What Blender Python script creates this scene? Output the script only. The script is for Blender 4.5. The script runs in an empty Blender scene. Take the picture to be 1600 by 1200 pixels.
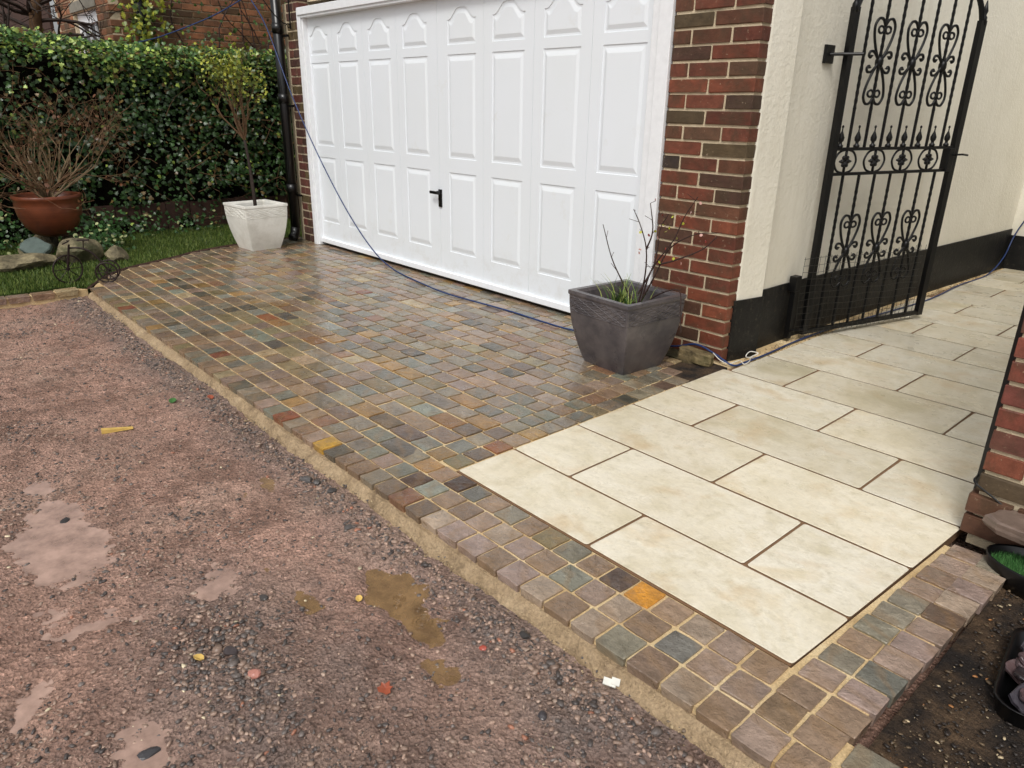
import bpy, bmesh, math, random
import numpy as np
from mathutils import Vector, Matrix
random.seed(7); rng = np.random.default_rng(7)
PI = math.pi
S = bpy.context.scene
COL = S.collection

# ------------------------------------------------------------------ camera, sky, sun, exposure
def cam_axes(yaw, pit, rol):
    cy, sy = math.cos(yaw), math.sin(yaw)
    f = Vector((sy*math.cos(pit), cy*math.cos(pit), math.sin(pit)))
    r = Vector((cy, -sy, 0)); u = r.cross(f)
    return r*math.cos(rol)+u*math.sin(rol), -r*math.sin(rol)+u*math.cos(rol), f
cd = bpy.data.cameras.new('camera'); cam = bpy.data.objects.new('camera', cd); COL.objects.link(cam)
r_, u_, f_ = cam_axes(-0.834768735, -0.364968757, 0.016362066)
M = Matrix((r_, u_, -f_)).transposed().to_4x4(); M.translation = (2.39521905, -1.77901917, 1.57860336)
cam.matrix_world = M
cd.sensor_fit = 'HORIZONTAL'; cd.sensor_width = 36; cd.lens = 36*1135.98/1600
cd.clip_start = .02; cd.clip_end = 500
S.camera = cam

SUN_EL, SUN_AZ = math.radians(52), math.radians(150)     # azimuth from +Y towards +X
w = bpy.data.worlds.new('World'); S.world = w; w.use_nodes = True
nt = w.node_tree; nt.nodes.clear()
sky = nt.nodes.new('ShaderNodeTexSky'); sky.sky_type = 'NISHITA'; sky.sun_disc = False
sky.sun_elevation = SUN_EL; sky.sun_rotation = SUN_AZ; sky.air_density = 1.0; sky.dust_density = 4.0; sky.ozone_density = 1.0
hs = nt.nodes.new('ShaderNodeHueSaturation'); hs.inputs['Saturation'].default_value = .16
bg = nt.nodes.new('ShaderNodeBackground'); bg.inputs['Strength'].default_value = .135
wo = nt.nodes.new('ShaderNodeOutputWorld')
nt.links.new(sky.outputs[0], hs.inputs['Color']); nt.links.new(hs.outputs[0], bg.inputs[0]); nt.links.new(bg.outputs[0], wo.inputs[0])
sd = bpy.data.lights.new('sun', 'SUN'); sd.energy = 1.5; sd.angle = math.radians(16); sd.color = (1, .97, .92)
sun = bpy.data.objects.new('sun', sd); COL.objects.link(sun)
sdir = Vector((math.sin(SUN_AZ)*math.cos(SUN_EL), math.cos(SUN_AZ)*math.cos(SUN_EL), math.sin(SUN_EL)))
sun.rotation_euler = sdir.to_track_quat('Z', 'Y').to_euler()
S.view_settings.view_transform = 'Standard'; S.view_settings.look = 'None'
S.view_settings.gamma = 1; S.view_settings.use_curve_mapping = False
S.view_settings.exposure = 0.04

# ------------------------------------------------------------------ helpers
def lin(r, g, b, k=1.0):
    f = lambda c: (c/255/12.92 if c/255 <= .04045 else ((c/255+.055)/1.055)**2.4)
    return (f(r)*k, f(g)*k, f(b)*k)
def tag(o, label=None, cat=None, group=None, kind=None):
    if label: o['label'] = label
    if cat: o['category'] = cat
    if group: o['group'] = group
    if kind: o['kind'] = kind
    return o
def empty(name, loc, rz=0, **k):
    o = bpy.data.objects.new(name, None); COL.objects.link(o); o.location = loc; o.rotation_euler = (0, 0, rz)
    o.empty_display_size = .05
    return tag(o, **k)
def link(name, me, mat=None, parent=None, smooth=False):
    """links a mesh whose vertices are in world space when it has no parent, else relative to the parent"""
    if mat is not None and not me.materials: me.materials.append(mat)
    if smooth: me.shade_smooth()
    o = bpy.data.objects.new(name, me); COL.objects.link(o)
    if parent: o.parent = parent
    return o
def arr_mesh(name, V, F, C=None):
    V = np.asarray(V, dtype=np.float32); me = bpy.data.meshes.new(name)
    F = np.asarray(F, dtype=np.int32); n = F.shape[1]
    me.vertices.add(len(V)); me.vertices.foreach_set('co', V.ravel())
    me.loops.add(F.size); me.loops.foreach_set('vertex_index', F.ravel())
    me.polygons.add(len(F)); me.polygons.foreach_set('loop_start', np.arange(0, F.size, n, dtype=np.int32))
    me.update(calc_edges=True)
    if C is not None:
        a = me.color_attributes.new('Col', 'FLOAT_COLOR', 'POINT')
        C4 = np.ones((len(V), 4), dtype=np.float32); C4[:, :3] = C
        a.data.foreach_set('color', C4.ravel())
    me.validate()
    return me
class MB:
    def __init__(s): s.v = []; s.f = []
    def add(s, vs, fs):
        n = len(s.v); s.v += [tuple(v) for v in vs]; s.f += [[i+n for i in f] for f in fs]; return s
    def box(s, x0, x1, y0, y1, z0, z1):
        return s.add([(x0,y0,z0),(x1,y0,z0),(x1,y1,z0),(x0,y1,z0),(x0,y0,z1),(x1,y0,z1),(x1,y1,z1),(x0,y1,z1)],
                     [(0,3,2,1),(4,5,6,7),(0,1,5,4),(1,2,6,5),(2,3,7,6),(3,0,4,7)])
    def prism(s, poly, z0, z1):
        n = len(poly)
        return s.add([(x, y, z0) for x, y in poly]+[(x, y, z1) for x, y in poly],
                     [list(range(n))[::-1], list(range(n, 2*n))]+[(i, (i+1) % n, n+(i+1) % n, n+i) for i in range(n)])
    def tube(s, pts, r, sides=6, cap=True):
        pts = [Vector(p) for p in pts]; rr = r if isinstance(r, (list, tuple)) else [r]*len(pts)
        vs = []; fs = []; t0 = (pts[1]-pts[0]).normalized()
        up = Vector((0, 0, 1)) if abs(t0.z) < .9 else Vector((1, 0, 0)); nrm = t0.cross(up).normalized()
        for i, p in enumerate(pts):
            t = (pts[min(i+1, len(pts)-1)]-pts[max(i-1, 0)])
            if t.length < 1e-9: t = t0
            t.normalize(); nrm = (nrm-t*nrm.dot(t))
            if nrm.length < 1e-6: nrm = t.orthogonal()
            nrm.normalize(); b = t.cross(nrm)
            for k in range(sides):
                a = 2*PI*k/sides; vs.append(p+(nrm*math.cos(a)+b*math.sin(a))*rr[i])
        for i in range(len(pts)-1):
            for k in range(sides):
                k2 = (k+1) % sides; fs.append((i*sides+k, i*sides+k2, (i+1)*sides+k2, (i+1)*sides+k))
        if cap: fs.append(tuple(range(sides))[::-1]); fs.append(tuple((len(pts)-1)*sides+k for k in range(sides)))
        return s.add(vs, fs)
    def lathe(s, prof, n=32, c=(0, 0, 0), sq=None):
        vs = []; fs = []
        for (r, z) in prof:
            for k in range(n):
                a = 2*PI*k/n; vs.append((c[0]+r*math.cos(a), c[1]+r*math.sin(a), c[2]+z))
        for i in range(len(prof)-1):
            for k in range(n):
                k2 = (k+1) % n; fs.append((i*n+k, i*n+k2, (i+1)*n+k2, (i+1)*n+k))
        return s.add(vs, fs)
    def mesh(s, name='mesh'):
        me = bpy.data.meshes.new(name); me.from_pydata(s.v, [], s.f); me.update(); return me
    def build(s, name, mat, parent=None, smooth=False, **k):
        o = link(name, s.mesh(name), mat, parent, smooth); return tag(o, **k)
def bevel_me(me, w, seg=2, jit=0, seed=0):
    bm = bmesh.new(); bm.from_mesh(me)
    bmesh.ops.bevel(bm, geom=bm.edges[:], offset=w, segments=seg, affect='EDGES', profile=.5)
    if jit:
        r = random.Random(seed)
        for v in bm.verts: v.co += Vector((r.uniform(-jit, jit), r.uniform(-jit, jit), r.uniform(-jit, jit)))
    bm.to_mesh(me); bm.free(); return me
def catmull(P, k=6):
    P = [Vector(p) for p in P]; Q = [P[0]*2-P[1]]+P+[P[-1]*2-P[-2]]; out = []
    for i in range(1, len(Q)-2):
        a, b, c, d = Q[i-1:i+3]
        for j in range(k):
            t = j/k; out.append(.5*((2*b)+(c-a)*t+(2*a-5*b+4*c-d)*t*t+(-a+3*b-3*c+d)*t**3))
    out.append(P[-1]); return out

# numpy value noise
_P = rng.random((256, 256))
def vnoise(x, y, s):
    x = np.asarray(x)*s+1000; y = np.asarray(y)*s+1000
    xi = np.floor(x).astype(int); yi = np.floor(y).astype(int); fx = x-xi; fy = y-yi
    fx = fx*fx*(3-2*fx); fy = fy*fy*(3-2*fy)
    g = lambda a, b: _P[a % 256, b % 256]
    return (g(xi, yi)*(1-fx)+g(xi+1, yi)*fx)*(1-fy)+(g(xi, yi+1)*(1-fx)+g(xi+1, yi+1)*fx)*fy
def fbm(x, y, s, o=4):
    t = 0; a = 1; n = 0
    for i in range(o): t = t+a*vnoise(x+i*7.3, y-i*3.1, s*2**i); n += a; a *= .5
    return t/n-.5

# ------------------------------------------------------------------ materials
class NT:
    def __init__(s, name, rough=.6, spec=.5, metal=0):
        s.m = bpy.data.materials.new(name); s.m.use_nodes = True; s.t = s.m.node_tree
        s.b = s.t.nodes['Principled BSDF']; s.b.inputs['Roughness'].default_value = rough
        s.b.inputs['Specular IOR Level'].default_value = spec; s.b.inputs['Metallic'].default_value = metal
        s.co = None
    def n(s, t, **k):
        nd = s.t.nodes.new(t)
        for a, v in k.items(): setattr(nd, a, v)
        return nd
    def l(s, a, b): s.t.links.new(a, b)
    def coord(s, rand=True, world=False):
        """object coordinates, shifted per object so alike pieces differ"""
        if s.co: return s.co
        tc = s.n('ShaderNodeTexCoord')
        if world:
            g = s.n('ShaderNodeNewGeometry'); s.co = g.outputs['Position']; return s.co
        if rand:
            oi = s.n('ShaderNodeObjectInfo'); ml = s.n('ShaderNodeVectorMath', operation='MULTIPLY_ADD')
            cx = s.n('ShaderNodeCombineXYZ'); s.l(oi.outputs['Random'], cx.inputs[0]); s.l(oi.outputs['Random'], cx.inputs[1]); s.l(oi.outputs['Random'], cx.inputs[2])
            s.l(cx.outputs[0], ml.inputs[0]); ml.inputs[1].default_value = (31.7, 57.1, 83.3)
            s.l(tc.outputs['Object'], ml.inputs[2]); s.co = ml.outputs[0]
        else: s.co = tc.outputs['Object']
        return s.co
    def noise(s, sc, det=4, rough=.6, dist=0, vec=None):
        nd = s.n('ShaderNodeTexNoise'); nd.inputs['Scale'].default_value = sc; nd.inputs['Detail'].default_value = det
        nd.inputs['Roughness'].default_value = rough; nd.inputs['Distortion'].default_value = dist
        s.l(vec or s.coord(), nd.inputs['Vector']); return nd.outputs['Fac']
    def vor(s, sc, feat='F1', vec=None):
        nd = s.n('ShaderNodeTexVoronoi', feature=feat); nd.inputs['Scale'].default_value = sc; s.l(vec or s.coord(), nd.inputs['Vector'])
        return nd
    def ramp(s, fac, stops):
        nd = s.n('ShaderNodeValToRGB'); e = nd.color_ramp.elements
        while len(e) < len(stops): e.new(.5)
        for i, (p, c) in enumerate(stops):
            e[i].position = p; e[i].color = (*c, 1) if isinstance(c, (tuple, list)) else (c, c, c, 1)
        s.l(fac, nd.inputs[0]); return nd.outputs[0]
    def mix(s, fac, a, b, mode='MIX'):
        nd = s.n('ShaderNodeMix', data_type='RGBA', blend_type=mode)
        for v, i in ((fac, nd.inputs[0]), (a, nd.inputs[6]), (b, nd.inputs[7])):
            if isinstance(v, (int, float)): i.default_value = v if i.type == 'VALUE' else (v, v, v, 1)
            elif isinstance(v, (tuple, list)): i.default_value = (*v, 1)
            else: s.l(v, i)
        return nd.outputs[2]
    def mapr(s, fac, a, b, c, d):
        nd = s.n('ShaderNodeMapRange'); s.l(fac, nd.inputs[0])
        for i, v in enumerate((a, b, c, d)): nd.inputs[i+1].default_value = v
        return nd.outputs[0]
    def base(s, c):
        if isinstance(c, (tuple, list)): s.b.inputs['Base Color'].default_value = (*c, 1)
        else: s.l(c, s.b.inputs['Base Color'])
    def rough(s, c): s.l(c, s.b.inputs['Roughness'])
    def bump(s, h, strength=.5, dist=.01, prev=None):
        nd = s.n('ShaderNodeBump'); nd.inputs['Strength'].default_value = strength; nd.inputs['Distance'].default_value = dist
        s.l(h, nd.inputs['Height'])
        if prev is not None: s.l(prev, nd.inputs['Normal'])
        s.l(nd.outputs[0], s.b.inputs['Normal']); return nd.outputs[0]
    def attr(s, name='Col'):
        nd = s.n('ShaderNodeAttribute', attribute_name=name); return nd.outputs['Color']
    def ocol(s): return s.n('ShaderNodeObjectInfo').outputs['Color']
MAT = {}
def simple(name, col, rough=.6, spec=.5, metal=0, var=.12, sc=20, bump=0, bsc=60, bd=.002):
    t = NT(name, rough, spec, metal)
    k = t.mapr(t.noise(sc), .25, .75, 1-var, 1+var)
    cx = t.mix(1.0, col, k, 'MULTIPLY'); t.base(cx)
    if bump: t.bump(t.noise(bsc, 5), bump, bd)
    MAT[name] = t.m; return t.m
def sett_mat(name, obj=True):
    t = NT(name, .3, .5); c = t.ocol() if obj else t.attr()
    co = t.coord(world=not obj)
    n1 = t.noise(9, 5, .65); n2 = t.noise(60, 4, .7)
    v = t.mix(1.0, c, t.mapr(n1, .2, .8, .6, 1.42), 'MULTIPLY')
    v = t.mix(1.0, v, t.mapr(n2, .25, .75, .8, 1.2), 'MULTIPLY')
    # warm iron staining in soft bands
    wv = t.n('ShaderNodeTexWave', wave_type='BANDS', bands_direction='DIAGONAL'); wv.inputs['Scale'].default_value = 3.2
    wv.inputs['Distortion'].default_value = 9; wv.inputs['Detail'].default_value = 3; wv.inputs['Detail Scale'].default_value = 1.4; t.l(co, wv.inputs['Vector'])
    v = t.mix(t.mapr(wv.outputs['Fac'], .6, 1, 0, .3), v, lin(138, 108, 72)); v = t.mix(t.mapr(t.noise(5, 5, .7), .56, .72, 0, .45), v, lin(84, 74, 62)); t.b.inputs['Coat Weight'].default_value = .55; t.b.inputs['Coat Roughness'].default_value = .09; t.b.inputs['Coat IOR'].default_value = 1.33
    t.base(v)
    t.rough(t.mapr(t.noise(14, 3), .3, .7, .2, .5))
    b = t.bump(n1, .9, .03)
    ms = t.n('ShaderNodeTexNoise'); ms.noise_type = 'RIDGED_MULTIFRACTAL' if hasattr(ms, 'noise_type') else None
    ms.inputs['Scale'].default_value = 7; ms.inputs['Detail'].default_value = 4; t.l(co, ms.inputs['Vector'])
    b = t.bump(ms.outputs['Fac'], .7, .012, b)
    t.bump(n2, .35, .003, b)
    MAT[name] = t.m
sett_mat('sandstone', True); sett_mat('sandstone_mass', False)
# porcelain paving
t = NT('porcelain', .35, .5); co = t.coord()
big = t.noise(2.2, 5, .62, .6); med = t.noise(9, 6, .7, .4); fine = t.noise(70, 4, .7)
c = t.ramp(big, [(.28, lin(204, 194, 164)), (.42, lin(226, 217, 194)), (.55, lin(236, 229, 211)), (.72, lin(224, 209, 178))])
c = t.mix(t.mapr(med, .5, .68, 0, .55), c, lin(206, 196, 166)); c = t.mix(t.mapr(t.noise(24, 5, .75), .52, .7, 0, .4), c, lin(186, 176, 148))
c = t.mix(t.mapr(t.noise(3.1, 5, .6, .4), .54, .72, 0, .6), c, lin(204, 176, 132))
c = t.mix(1.0, c, t.mapr(fine, .25, .75, .93, 1.06), 'MULTIPLY')
c = t.mix(1.0, c, t.ocol(), 'MULTIPLY')
sp = t.vor(55); spd = t.mapr(sp.outputs['Distance'], .0, .1, .25, 0); c = t.mix(spd, c, lin(150, 130, 95))
t.base(c); t.rough(t.mapr(t.noise(5, 4), .3, .7, .2, .5)); 
mp = t.n('ShaderNodeMapping'); mp.inputs['Scale'].default_value = (9, 26, 1); mp.inputs['Rotation'].default_value = (0, 0, .5); t.l(t.co, mp.inputs['Vector'])
strk = t.noise(1, 5, .7, .6, vec=mp.outputs[0]); t.base(t.mix(1.0, c, t.mapr(strk, .3, .7, .94, 1.05), 'MULTIPLY')); t.b.inputs['Coat Weight'].default_value = .25; t.b.inputs['Coat Roughness'].default_value = .12
b = t.bump(med, .4, .006); b = t.bump(strk, .2, .002, b); t.bump(fine, .35, .003, b); MAT['porcelain'] = t.m
# jointing sand / mortar bed
t = NT('jointing', .7, .3); t.coord(world=True); c = t.ramp(t.noise(4, 5), [(.3, lin(178, 148, 104)), (.5, lin(208, 182, 138)), (.7, lin(226, 206, 166))])
c = t.mix(1.0, c, t.mapr(t.noise(150, 3), .3, .7, .75, 1.2), 'MULTIPLY'); t.base(c); t.bump(t.noise(180, 3), .6, .004); MAT['jointing'] = t.m
t = NT('slab_joint', .8, .3); t.coord(world=True); c = t.mix(t.noise(60, 4), lin(116, 88, 64), lin(142, 112, 84)); t.base(c); t.bump(t.noise(180, 3), .6, .004); MAT['slab_joint'] = t.m
t = NT('haunch', .6, .4); t.coord(world=True)
c = t.ramp(t.noise(6, 6, .7), [(.32, lin(130, 110, 84)), (.46, lin(170, 146, 114)), (.58, lin(180, 156, 124)), (.7, lin(194, 172, 138))])
c = t.mix(1.0, c, t.mapr(t.noise(90, 4), .3, .7, .75, 1.2), 'MULTIPLY'); t.base(c); b = t.bump(t.noise(18, 6, .7), 1, .03); t.bump(t.noise(120, 3), .8, .006, b); t.base(t.mix(t.mapr(t.noise(11, 6, .75), .56, .7, 0, .6), c, lin(112, 92, 74))); MAT['haunch'] = t.m
# bricks
t = NT('brick', .62, .35); t.coord(); c = t.mix(1.0, t.ocol(), t.mapr(t.noise(14, 5, .7), .2, .8, .5, 1.3), 'MULTIPLY')
c = t.mix(t.mapr(t.noise(6, 4, .6, .5), .46, .66, 0, .65), c, lin(70, 56, 40)); c = t.mix(t.mapr(t.noise(45, 3), .66, .74, 0, .6), c, lin(170, 150, 125))
t.base(c); b = t.bump(t.noise(30, 5), .6, .006); t.bump(t.noise(160, 3), .5, .002, b); t.rough(t.mapr(t.noise(9), .3, .7, .4, .75)); MAT['brick'] = t.m
t = NT('mortar', .85, .2); t.coord(world=True); c = t.mix(t.noise(25, 5), lin(168, 152, 124), lin(226, 210, 180)); c = t.mix(t.mapr(t.noise(5, 4), .58, .72, 0, .5), c, lin(112, 108, 88)); t.base(c); t.bump(t.noise(120, 4), .8, .006); MAT['mortar'] = t.m
# roughcast render
t = NT('render', .6, .35); t.coord(world=True)
c = t.mix(t.mapr(t.noise(1.6, 5), .4, .7, 0, .5), lin(230, 225, 210), lin(214, 208, 190)); sm = t.n('ShaderNodeMapping'); sm.inputs['Scale'].default_value = (9, 9, .8); t.l(t.co, sm.inputs['Vector']); c = t.mix(t.mapr(t.noise(1.2, 5, .7, vec=sm.outputs[0]), .52, .75, 0, .2), c, lin(182, 172, 148)); c = t.mix(t.mapr(t.noise(9, 5, .7), .6, .75, 0, .25), c, lin(196, 186, 162))
t.base(c); b = t.bump(t.noise(34, 4, .55, .3), .3, .018); t.bump(t.noise(110, 3), .35, .004, b); MAT['render'] = t.m
t = NT('plinth_black', .55, .35); t.coord(world=True); t.base(t.mix(t.mapr(t.noise(26, 6, .75), .56, .7, 0, .5), t.mix(t.mapr(t.noise(7, 5), .4, .75, 0, 1), lin(9, 9, 9), lin(28, 27, 25)), lin(86, 78, 66))); t.bump(t.noise(30, 5), .5, .008); MAT['plinth_black'] = t.m
# white powder coat
t = NT('door_white', .32, .5); t.coord(world=True); c = t.mix(t.mapr(t.noise(1.2, 4), .35, .8, 0, .6), lin(230, 235, 240), lin(226, 231, 232))
c = t.mix(t.mapr(t.noise(3.0, 6, .75), .62, .8, 0, .35), c, lin(205, 200, 184)); c = t.mix(t.mapr(t.vor(9).outputs['Distance'], 0, .02, .6, 0), c, lin(120, 110, 95)); t.base(c)
sx = t.n('ShaderNodeSeparateXYZ'); t.l(t.co, sx.inputs[0]); low = t.mapr(sx.outputs[2], .06, .5, 1, 0)
gr = t.n('ShaderNodeMath', operation='MULTIPLY'); t.l(low, gr.inputs[0]); t.l(t.mapr(t.noise(7, 6, .75), .5, .75, 0, .3), gr.inputs[1]); t.base(t.mix(gr.outputs[0], c, lin(168, 156, 128)))
st = t.n('ShaderNodeMapping'); st.inputs['Scale'].default_value = (60, 60, 1.2); t.l(t.co, st.inputs['Vector'])
b = t.bump(t.noise(3, 3, vec=st.outputs[0]), .12, .002); MAT['door_white'] = t.m
simple('upvc', lin(238, 241, 245), .3, var=.03); simple('frame_paint', lin(232, 234, 236), .45, var=.05, bump=.3)
simple('iron_black', lin(7, 7, 8), .42, .35, var=.3, bump=.3, bsc=80, bd=.001)
simple('plastic_black', lin(9, 9, 10), .3, .5, var=.2); simple('cable_blue', lin(26, 50, 98), .4, var=.1); simple('cord_white', lin(215, 212, 204), .6)
simple('wire', lin(60, 58, 54), .45, .5, .6)
simple('rust', lin(40, 28, 25), .6, .4, .3, var=.4, sc=40, bump=.4)
simple('bark', lin(92, 70, 50), .8, .2, var=.4, sc=30, bump=.6, bd=.004); simple('bark_dark', lin(46, 36, 30), .75, .3, var=.4, sc=30, bump=.5)
simple('twig_red', lin(108, 82, 60), .75, .2, var=.4, sc=20); simple('twig_dark', lin(50, 34, 30), .7, .3, var=.4); simple('twig_pale', lin(120, 102, 78), .75, .2, var=.3)
simple('pot_soil', lin(30, 24, 19), .8, .2, var=.5, sc=60, bump=1, bsc=50, bd=.02)
t = NT('leaf', .38, .45); t.coord(world=True); c = t.mix(1.0, t.attr(), t.mapr(t.noise(60, 2), .3, .7, .8, 1.2), 'MULTIPLY'); t.base(c); t.b.inputs['Transmission Weight'].default_value = 0
MAT['leaf'] = t.m
t = NT('grass', .5, .3); t.coord(world=True); t.base(t.attr()); MAT['grass'] = t.m
t = NT('pebble', .4, .5); t.coord(world=True); t.base(t.mix(1.0, t.attr(), t.mapr(t.noise(120, 3), .3, .7, .75, 1.25), 'MULTIPLY')); t.bump(t.noise(200, 3), .5, .002); MAT['pebble'] = t.m
t = NT('lawn_soil', .9, .1); t.coord(world=True); t.base(t.mix(t.noise(20), lin(30, 42, 14), lin(48, 62, 22))); MAT['lawn_soil'] = t.m
# yard mud and hardcore
t = NT('yard', .4, .5); t.coord(world=True)
c = t.mix(t.attr(), lin(196, 156, 138), lin(138, 122, 114))
c = t.mix(t.mapr(t.noise(2.4, 5, .6), .35, .7, 0, .65), c, lin(160, 124, 106)); c = t.mix(t.mapr(t.noise(1.1, 4), .5, .7, 0, .6), c, lin(196, 168, 150)); c = t.mix(t.mapr(t.noise(3.3, 6, .7), .5, .62, 0, .5), c, lin(104, 76, 62)); c = t.mix(t.mapr(t.noise(11, 5, .7), .54, .66, 0, .45), c, lin(98, 84, 78))
vv = t.vor(75); cc = t.ramp(vv.outputs['Color'], [(.0, .5), (.45, 1.0), (.8, 1.2), (1., 2.0)]); c = t.mix(.75, c, t.mix(1.0, c, cc, 'MULTIPLY'))
c = t.mix(1.0, c, t.mapr(t.noise(170, 4, .75), .3, .7, .7, 1.3), 'MULTIPLY'); t.base(c)
t.rough(t.mapr(t.noise(5, 5, .65), .38, .66, .22, .72)); b = t.bump(t.noise(22, 6, .7), 1, .035); b = t.bump(vv.outputs['Distance'], 1, .014, b); t.bump(t.noise(160, 4, .7), .8, .005, b); MAT['yard'] = t.m
t = NT('soil', .75, .3); t.coord(world=True); c = t.mix(t.mapr(t.noise(5, 5, .65), .4, .68, 0, 1), lin(38, 33, 30), lin(98, 78, 58)); c = t.mix(1.0, c, t.mapr(t.noise(120, 4, .8), .3, .7, .45, 1.6), 'MULTIPLY'); t.base(c)
b = t.bump(t.noise(35, 6, .7), 1, .02); t.bump(t.noise(170, 4), .9, .006, b); MAT['soil'] = t.m
def water_mat(name, col, op):
    t = NT(name, .03, .5); t.coord(world=True); nt_ = t.t; out = nt_.nodes['Material Output']
    tr = t.n('ShaderNodeBsdfTransparent'); tr.inputs[0].default_value = (.80, .76, .72, 1); df = t.n('ShaderNodeBsdfDiffuse'); gl = t.n('ShaderNodeBsdfGlossy'); gl.inputs['Roughness'].default_value = .02; gl.inputs['Color'].default_value = (1, 1, 1, 1)
    t.l(t.mix(t.noise(7, 4), col, tuple(x*1.2 for x in col)), df.inputs[0]); bp_ = t.n('ShaderNodeBump'); bp_.inputs['Strength'].default_value = .06; bp_.inputs['Distance'].default_value = .01; t.l(t.noise(12, 2), bp_.inputs['Height']); t.l(bp_.outputs[0], gl.inputs['Normal'])
    fr_ = t.n('ShaderNodeFresnel'); fr_.inputs[0].default_value = 1.42
    m1 = t.n('ShaderNodeMixShader'); t.l(t.mapr(t.noise(9, 5, .65), .35, .65, op-.2, op+.2), m1.inputs[0]); t.l(tr.outputs[0], m1.inputs[1]); t.l(df.outputs[0], m1.inputs[2])
    m2 = t.n('ShaderNodeMixShader'); t.l(fr_.outputs[0], m2.inputs[0]); t.l(m1.outputs[0], m2.inputs[1]); t.l(gl.outputs[0], m2.inputs[2]); t.l(m2.outputs[0], out.inputs[0]); MAT[name] = t.m
water_mat('water_ochre', lin(156, 124, 84), .5); water_mat('water_pink', lin(196, 164, 148), .56)  # pink one: mud tone with pale sky reflection put into its diffuse colour
t = NT('grey_glaze', .33, .5); t.coord(rand=False); c = t.mix(t.mapr(t.noise(5, 5, .65), .35, .7, 0, 1), lin(64, 61, 65), lin(104, 97, 96)); c = t.mix(t.mapr(t.noise(2.4, 4, .6, 1), .58, .68, 0, .8), c, lin(36, 35, 38)); t.base(c)
t.bump(t.noise(40, 4), .25, .003); t.rough(t.mapr(t.noise(7), .3, .7, .22, .5)); MAT['grey_glaze'] = t.m
t = NT('white_stone', .5, .4); t.coord(rand=False); c = t.mix(t.mapr(t.noise(6, 5, .7), .4, .75, 0, .8), lin(228, 226, 218), lin(196, 192, 180)); t.base(c); t.bump(t.noise(50, 4), .25, .003); MAT['white_stone'] = t.m
t = NT('terracotta', .38, .5); t.coord(rand=False); c = t.mix(t.mapr(t.noise(4, 5, .6), .35, .7, 0, 1), lin(118, 62, 38), lin(82, 46, 32)); mp = t.n('ShaderNodeMapping'); mp.inputs['Scale'].default_value = (1, 1, 30); t.l(t.co, mp.inputs['Vector'])
c = t.mix(1.0, c, t.mapr(t.noise(2, 3, vec=mp.outputs[0]), .3, .7, .85, 1.15), 'MULTIPLY'); t.base(c); MAT['terracotta'] = t.m
t = NT('rock', .7, .3); t.coord(); c = t.ramp(t.noise(6, 6, .7), [(.35, lin(72, 66, 52)), (.5, lin(120, 110, 88)), (.66, lin(160, 148, 118))]); c = t.mix(t.mapr(t.noise(3.5, 5), .5, .62, 0, .7), c, lin(56, 62, 34)); t.base(t.mix(1.0, c, t.ocol(), 'MULTIPLY')); b = t.bump(t.noise(12, 6), .9, .03); MAT['rock'] = t.m
t = NT('slate', .3, .5); t.coord(); t.base(t.mix(1.0, t.ocol(), t.mapr(t.noise(9, 5), .3, .7, .7, 1.3), 'MULTIPLY')); t.bump(t.noise(14, 5), .6, .012); MAT['slate'] = t.m
simple('wood_yellow', lin(206, 172, 92), .6, var=.2, sc=30); simple('fence_brown', lin(60, 38, 28), .8, var=.4, sc=12, bump=.5)
simple('glass_dark', lin(14, 17, 19), .06, .8, var=.1, sc=3); simple('stone_lintel', lin(134, 130, 118), .8, var=.25, sc=14, bump=.5); simple('hedge_core', lin(22, 20, 13), .95, .05, var=.5, sc=12, bump=1, bd=.05)
simple('roof_felt', lin(60, 58, 56), .9, .1); simple('orange_leaf', lin(150, 76, 50), .5, var=.2, sc=40); simple('green_leaf', lin(62, 104, 50), .45, var=.2, sc=40); simple('packing_white', lin(226, 224, 214), .5)
simple('void', lin(10, 9, 8), .95, .05)

# ------------------------------------------------------------------ sett and slab piece meshes (unit: made at full size, placed by scale)
def sett_outline(w, d, r, rnd, jit):
    pts = []
    for cx, cy, a0 in ((w/2-r, d/2-r, 0), (-w/2+r, d/2-r, 90), (-w/2+r, -d/2+r, 180), (w/2-r, -d/2+r, 270)):
        ox, oy = rnd.uniform(-jit, jit), rnd.uniform(-jit, jit)
        for da in (5, 45, 85):
            a = math.radians(a0+da); pts.append((cx+ox+r*math.cos(a), cy+oy+r*math.sin(a)))
        nx, ny = {0: (0, d/2), 90: (-w/2, 0), 180: (0, -d/2), 270: (w/2, 0)}[a0]
        pts.append((nx+rnd.uniform(-jit, jit)*.8, ny+rnd.uniform(-jit, jit)*.8))
    return pts
def sett_geo(w, d, rnd, th=.05, r=.0045, jit=.0024, bev=.0018, top=0.0):
    o = sett_outline(w, d, r, rnd, jit); n = len(o)
    tx, ty = rnd.uniform(-.02, .02), rnd.uniform(-.02, .02)
    V = []
    for sc, z in ((1-2.6*bev/min(w, d), top), (1, top-bev), (.90, top-th)):
        for x, y in o: V.append((x*sc, y*sc, z+(tx*x+ty*y if z > top-th*.9 else 0)+(rnd.uniform(-.0012, .0012) if z == top else 0)))
    V.append((0, 0, top+rnd.uniform(-.001, .0025)))
    F = [(i, (i+1) % n, 3*n) for i in range(n)]
    Q = [(k*n+i, k*n+n+i, k*n+n+(i+1) % n, k*n+(i+1) % n) for k in (0, 1) for i in range(n)]
    return V, F, Q
sr = random.Random(3)
SW = [.115, .15, .185, .22]          # nominal widths of the variants
SETT = {}
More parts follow.
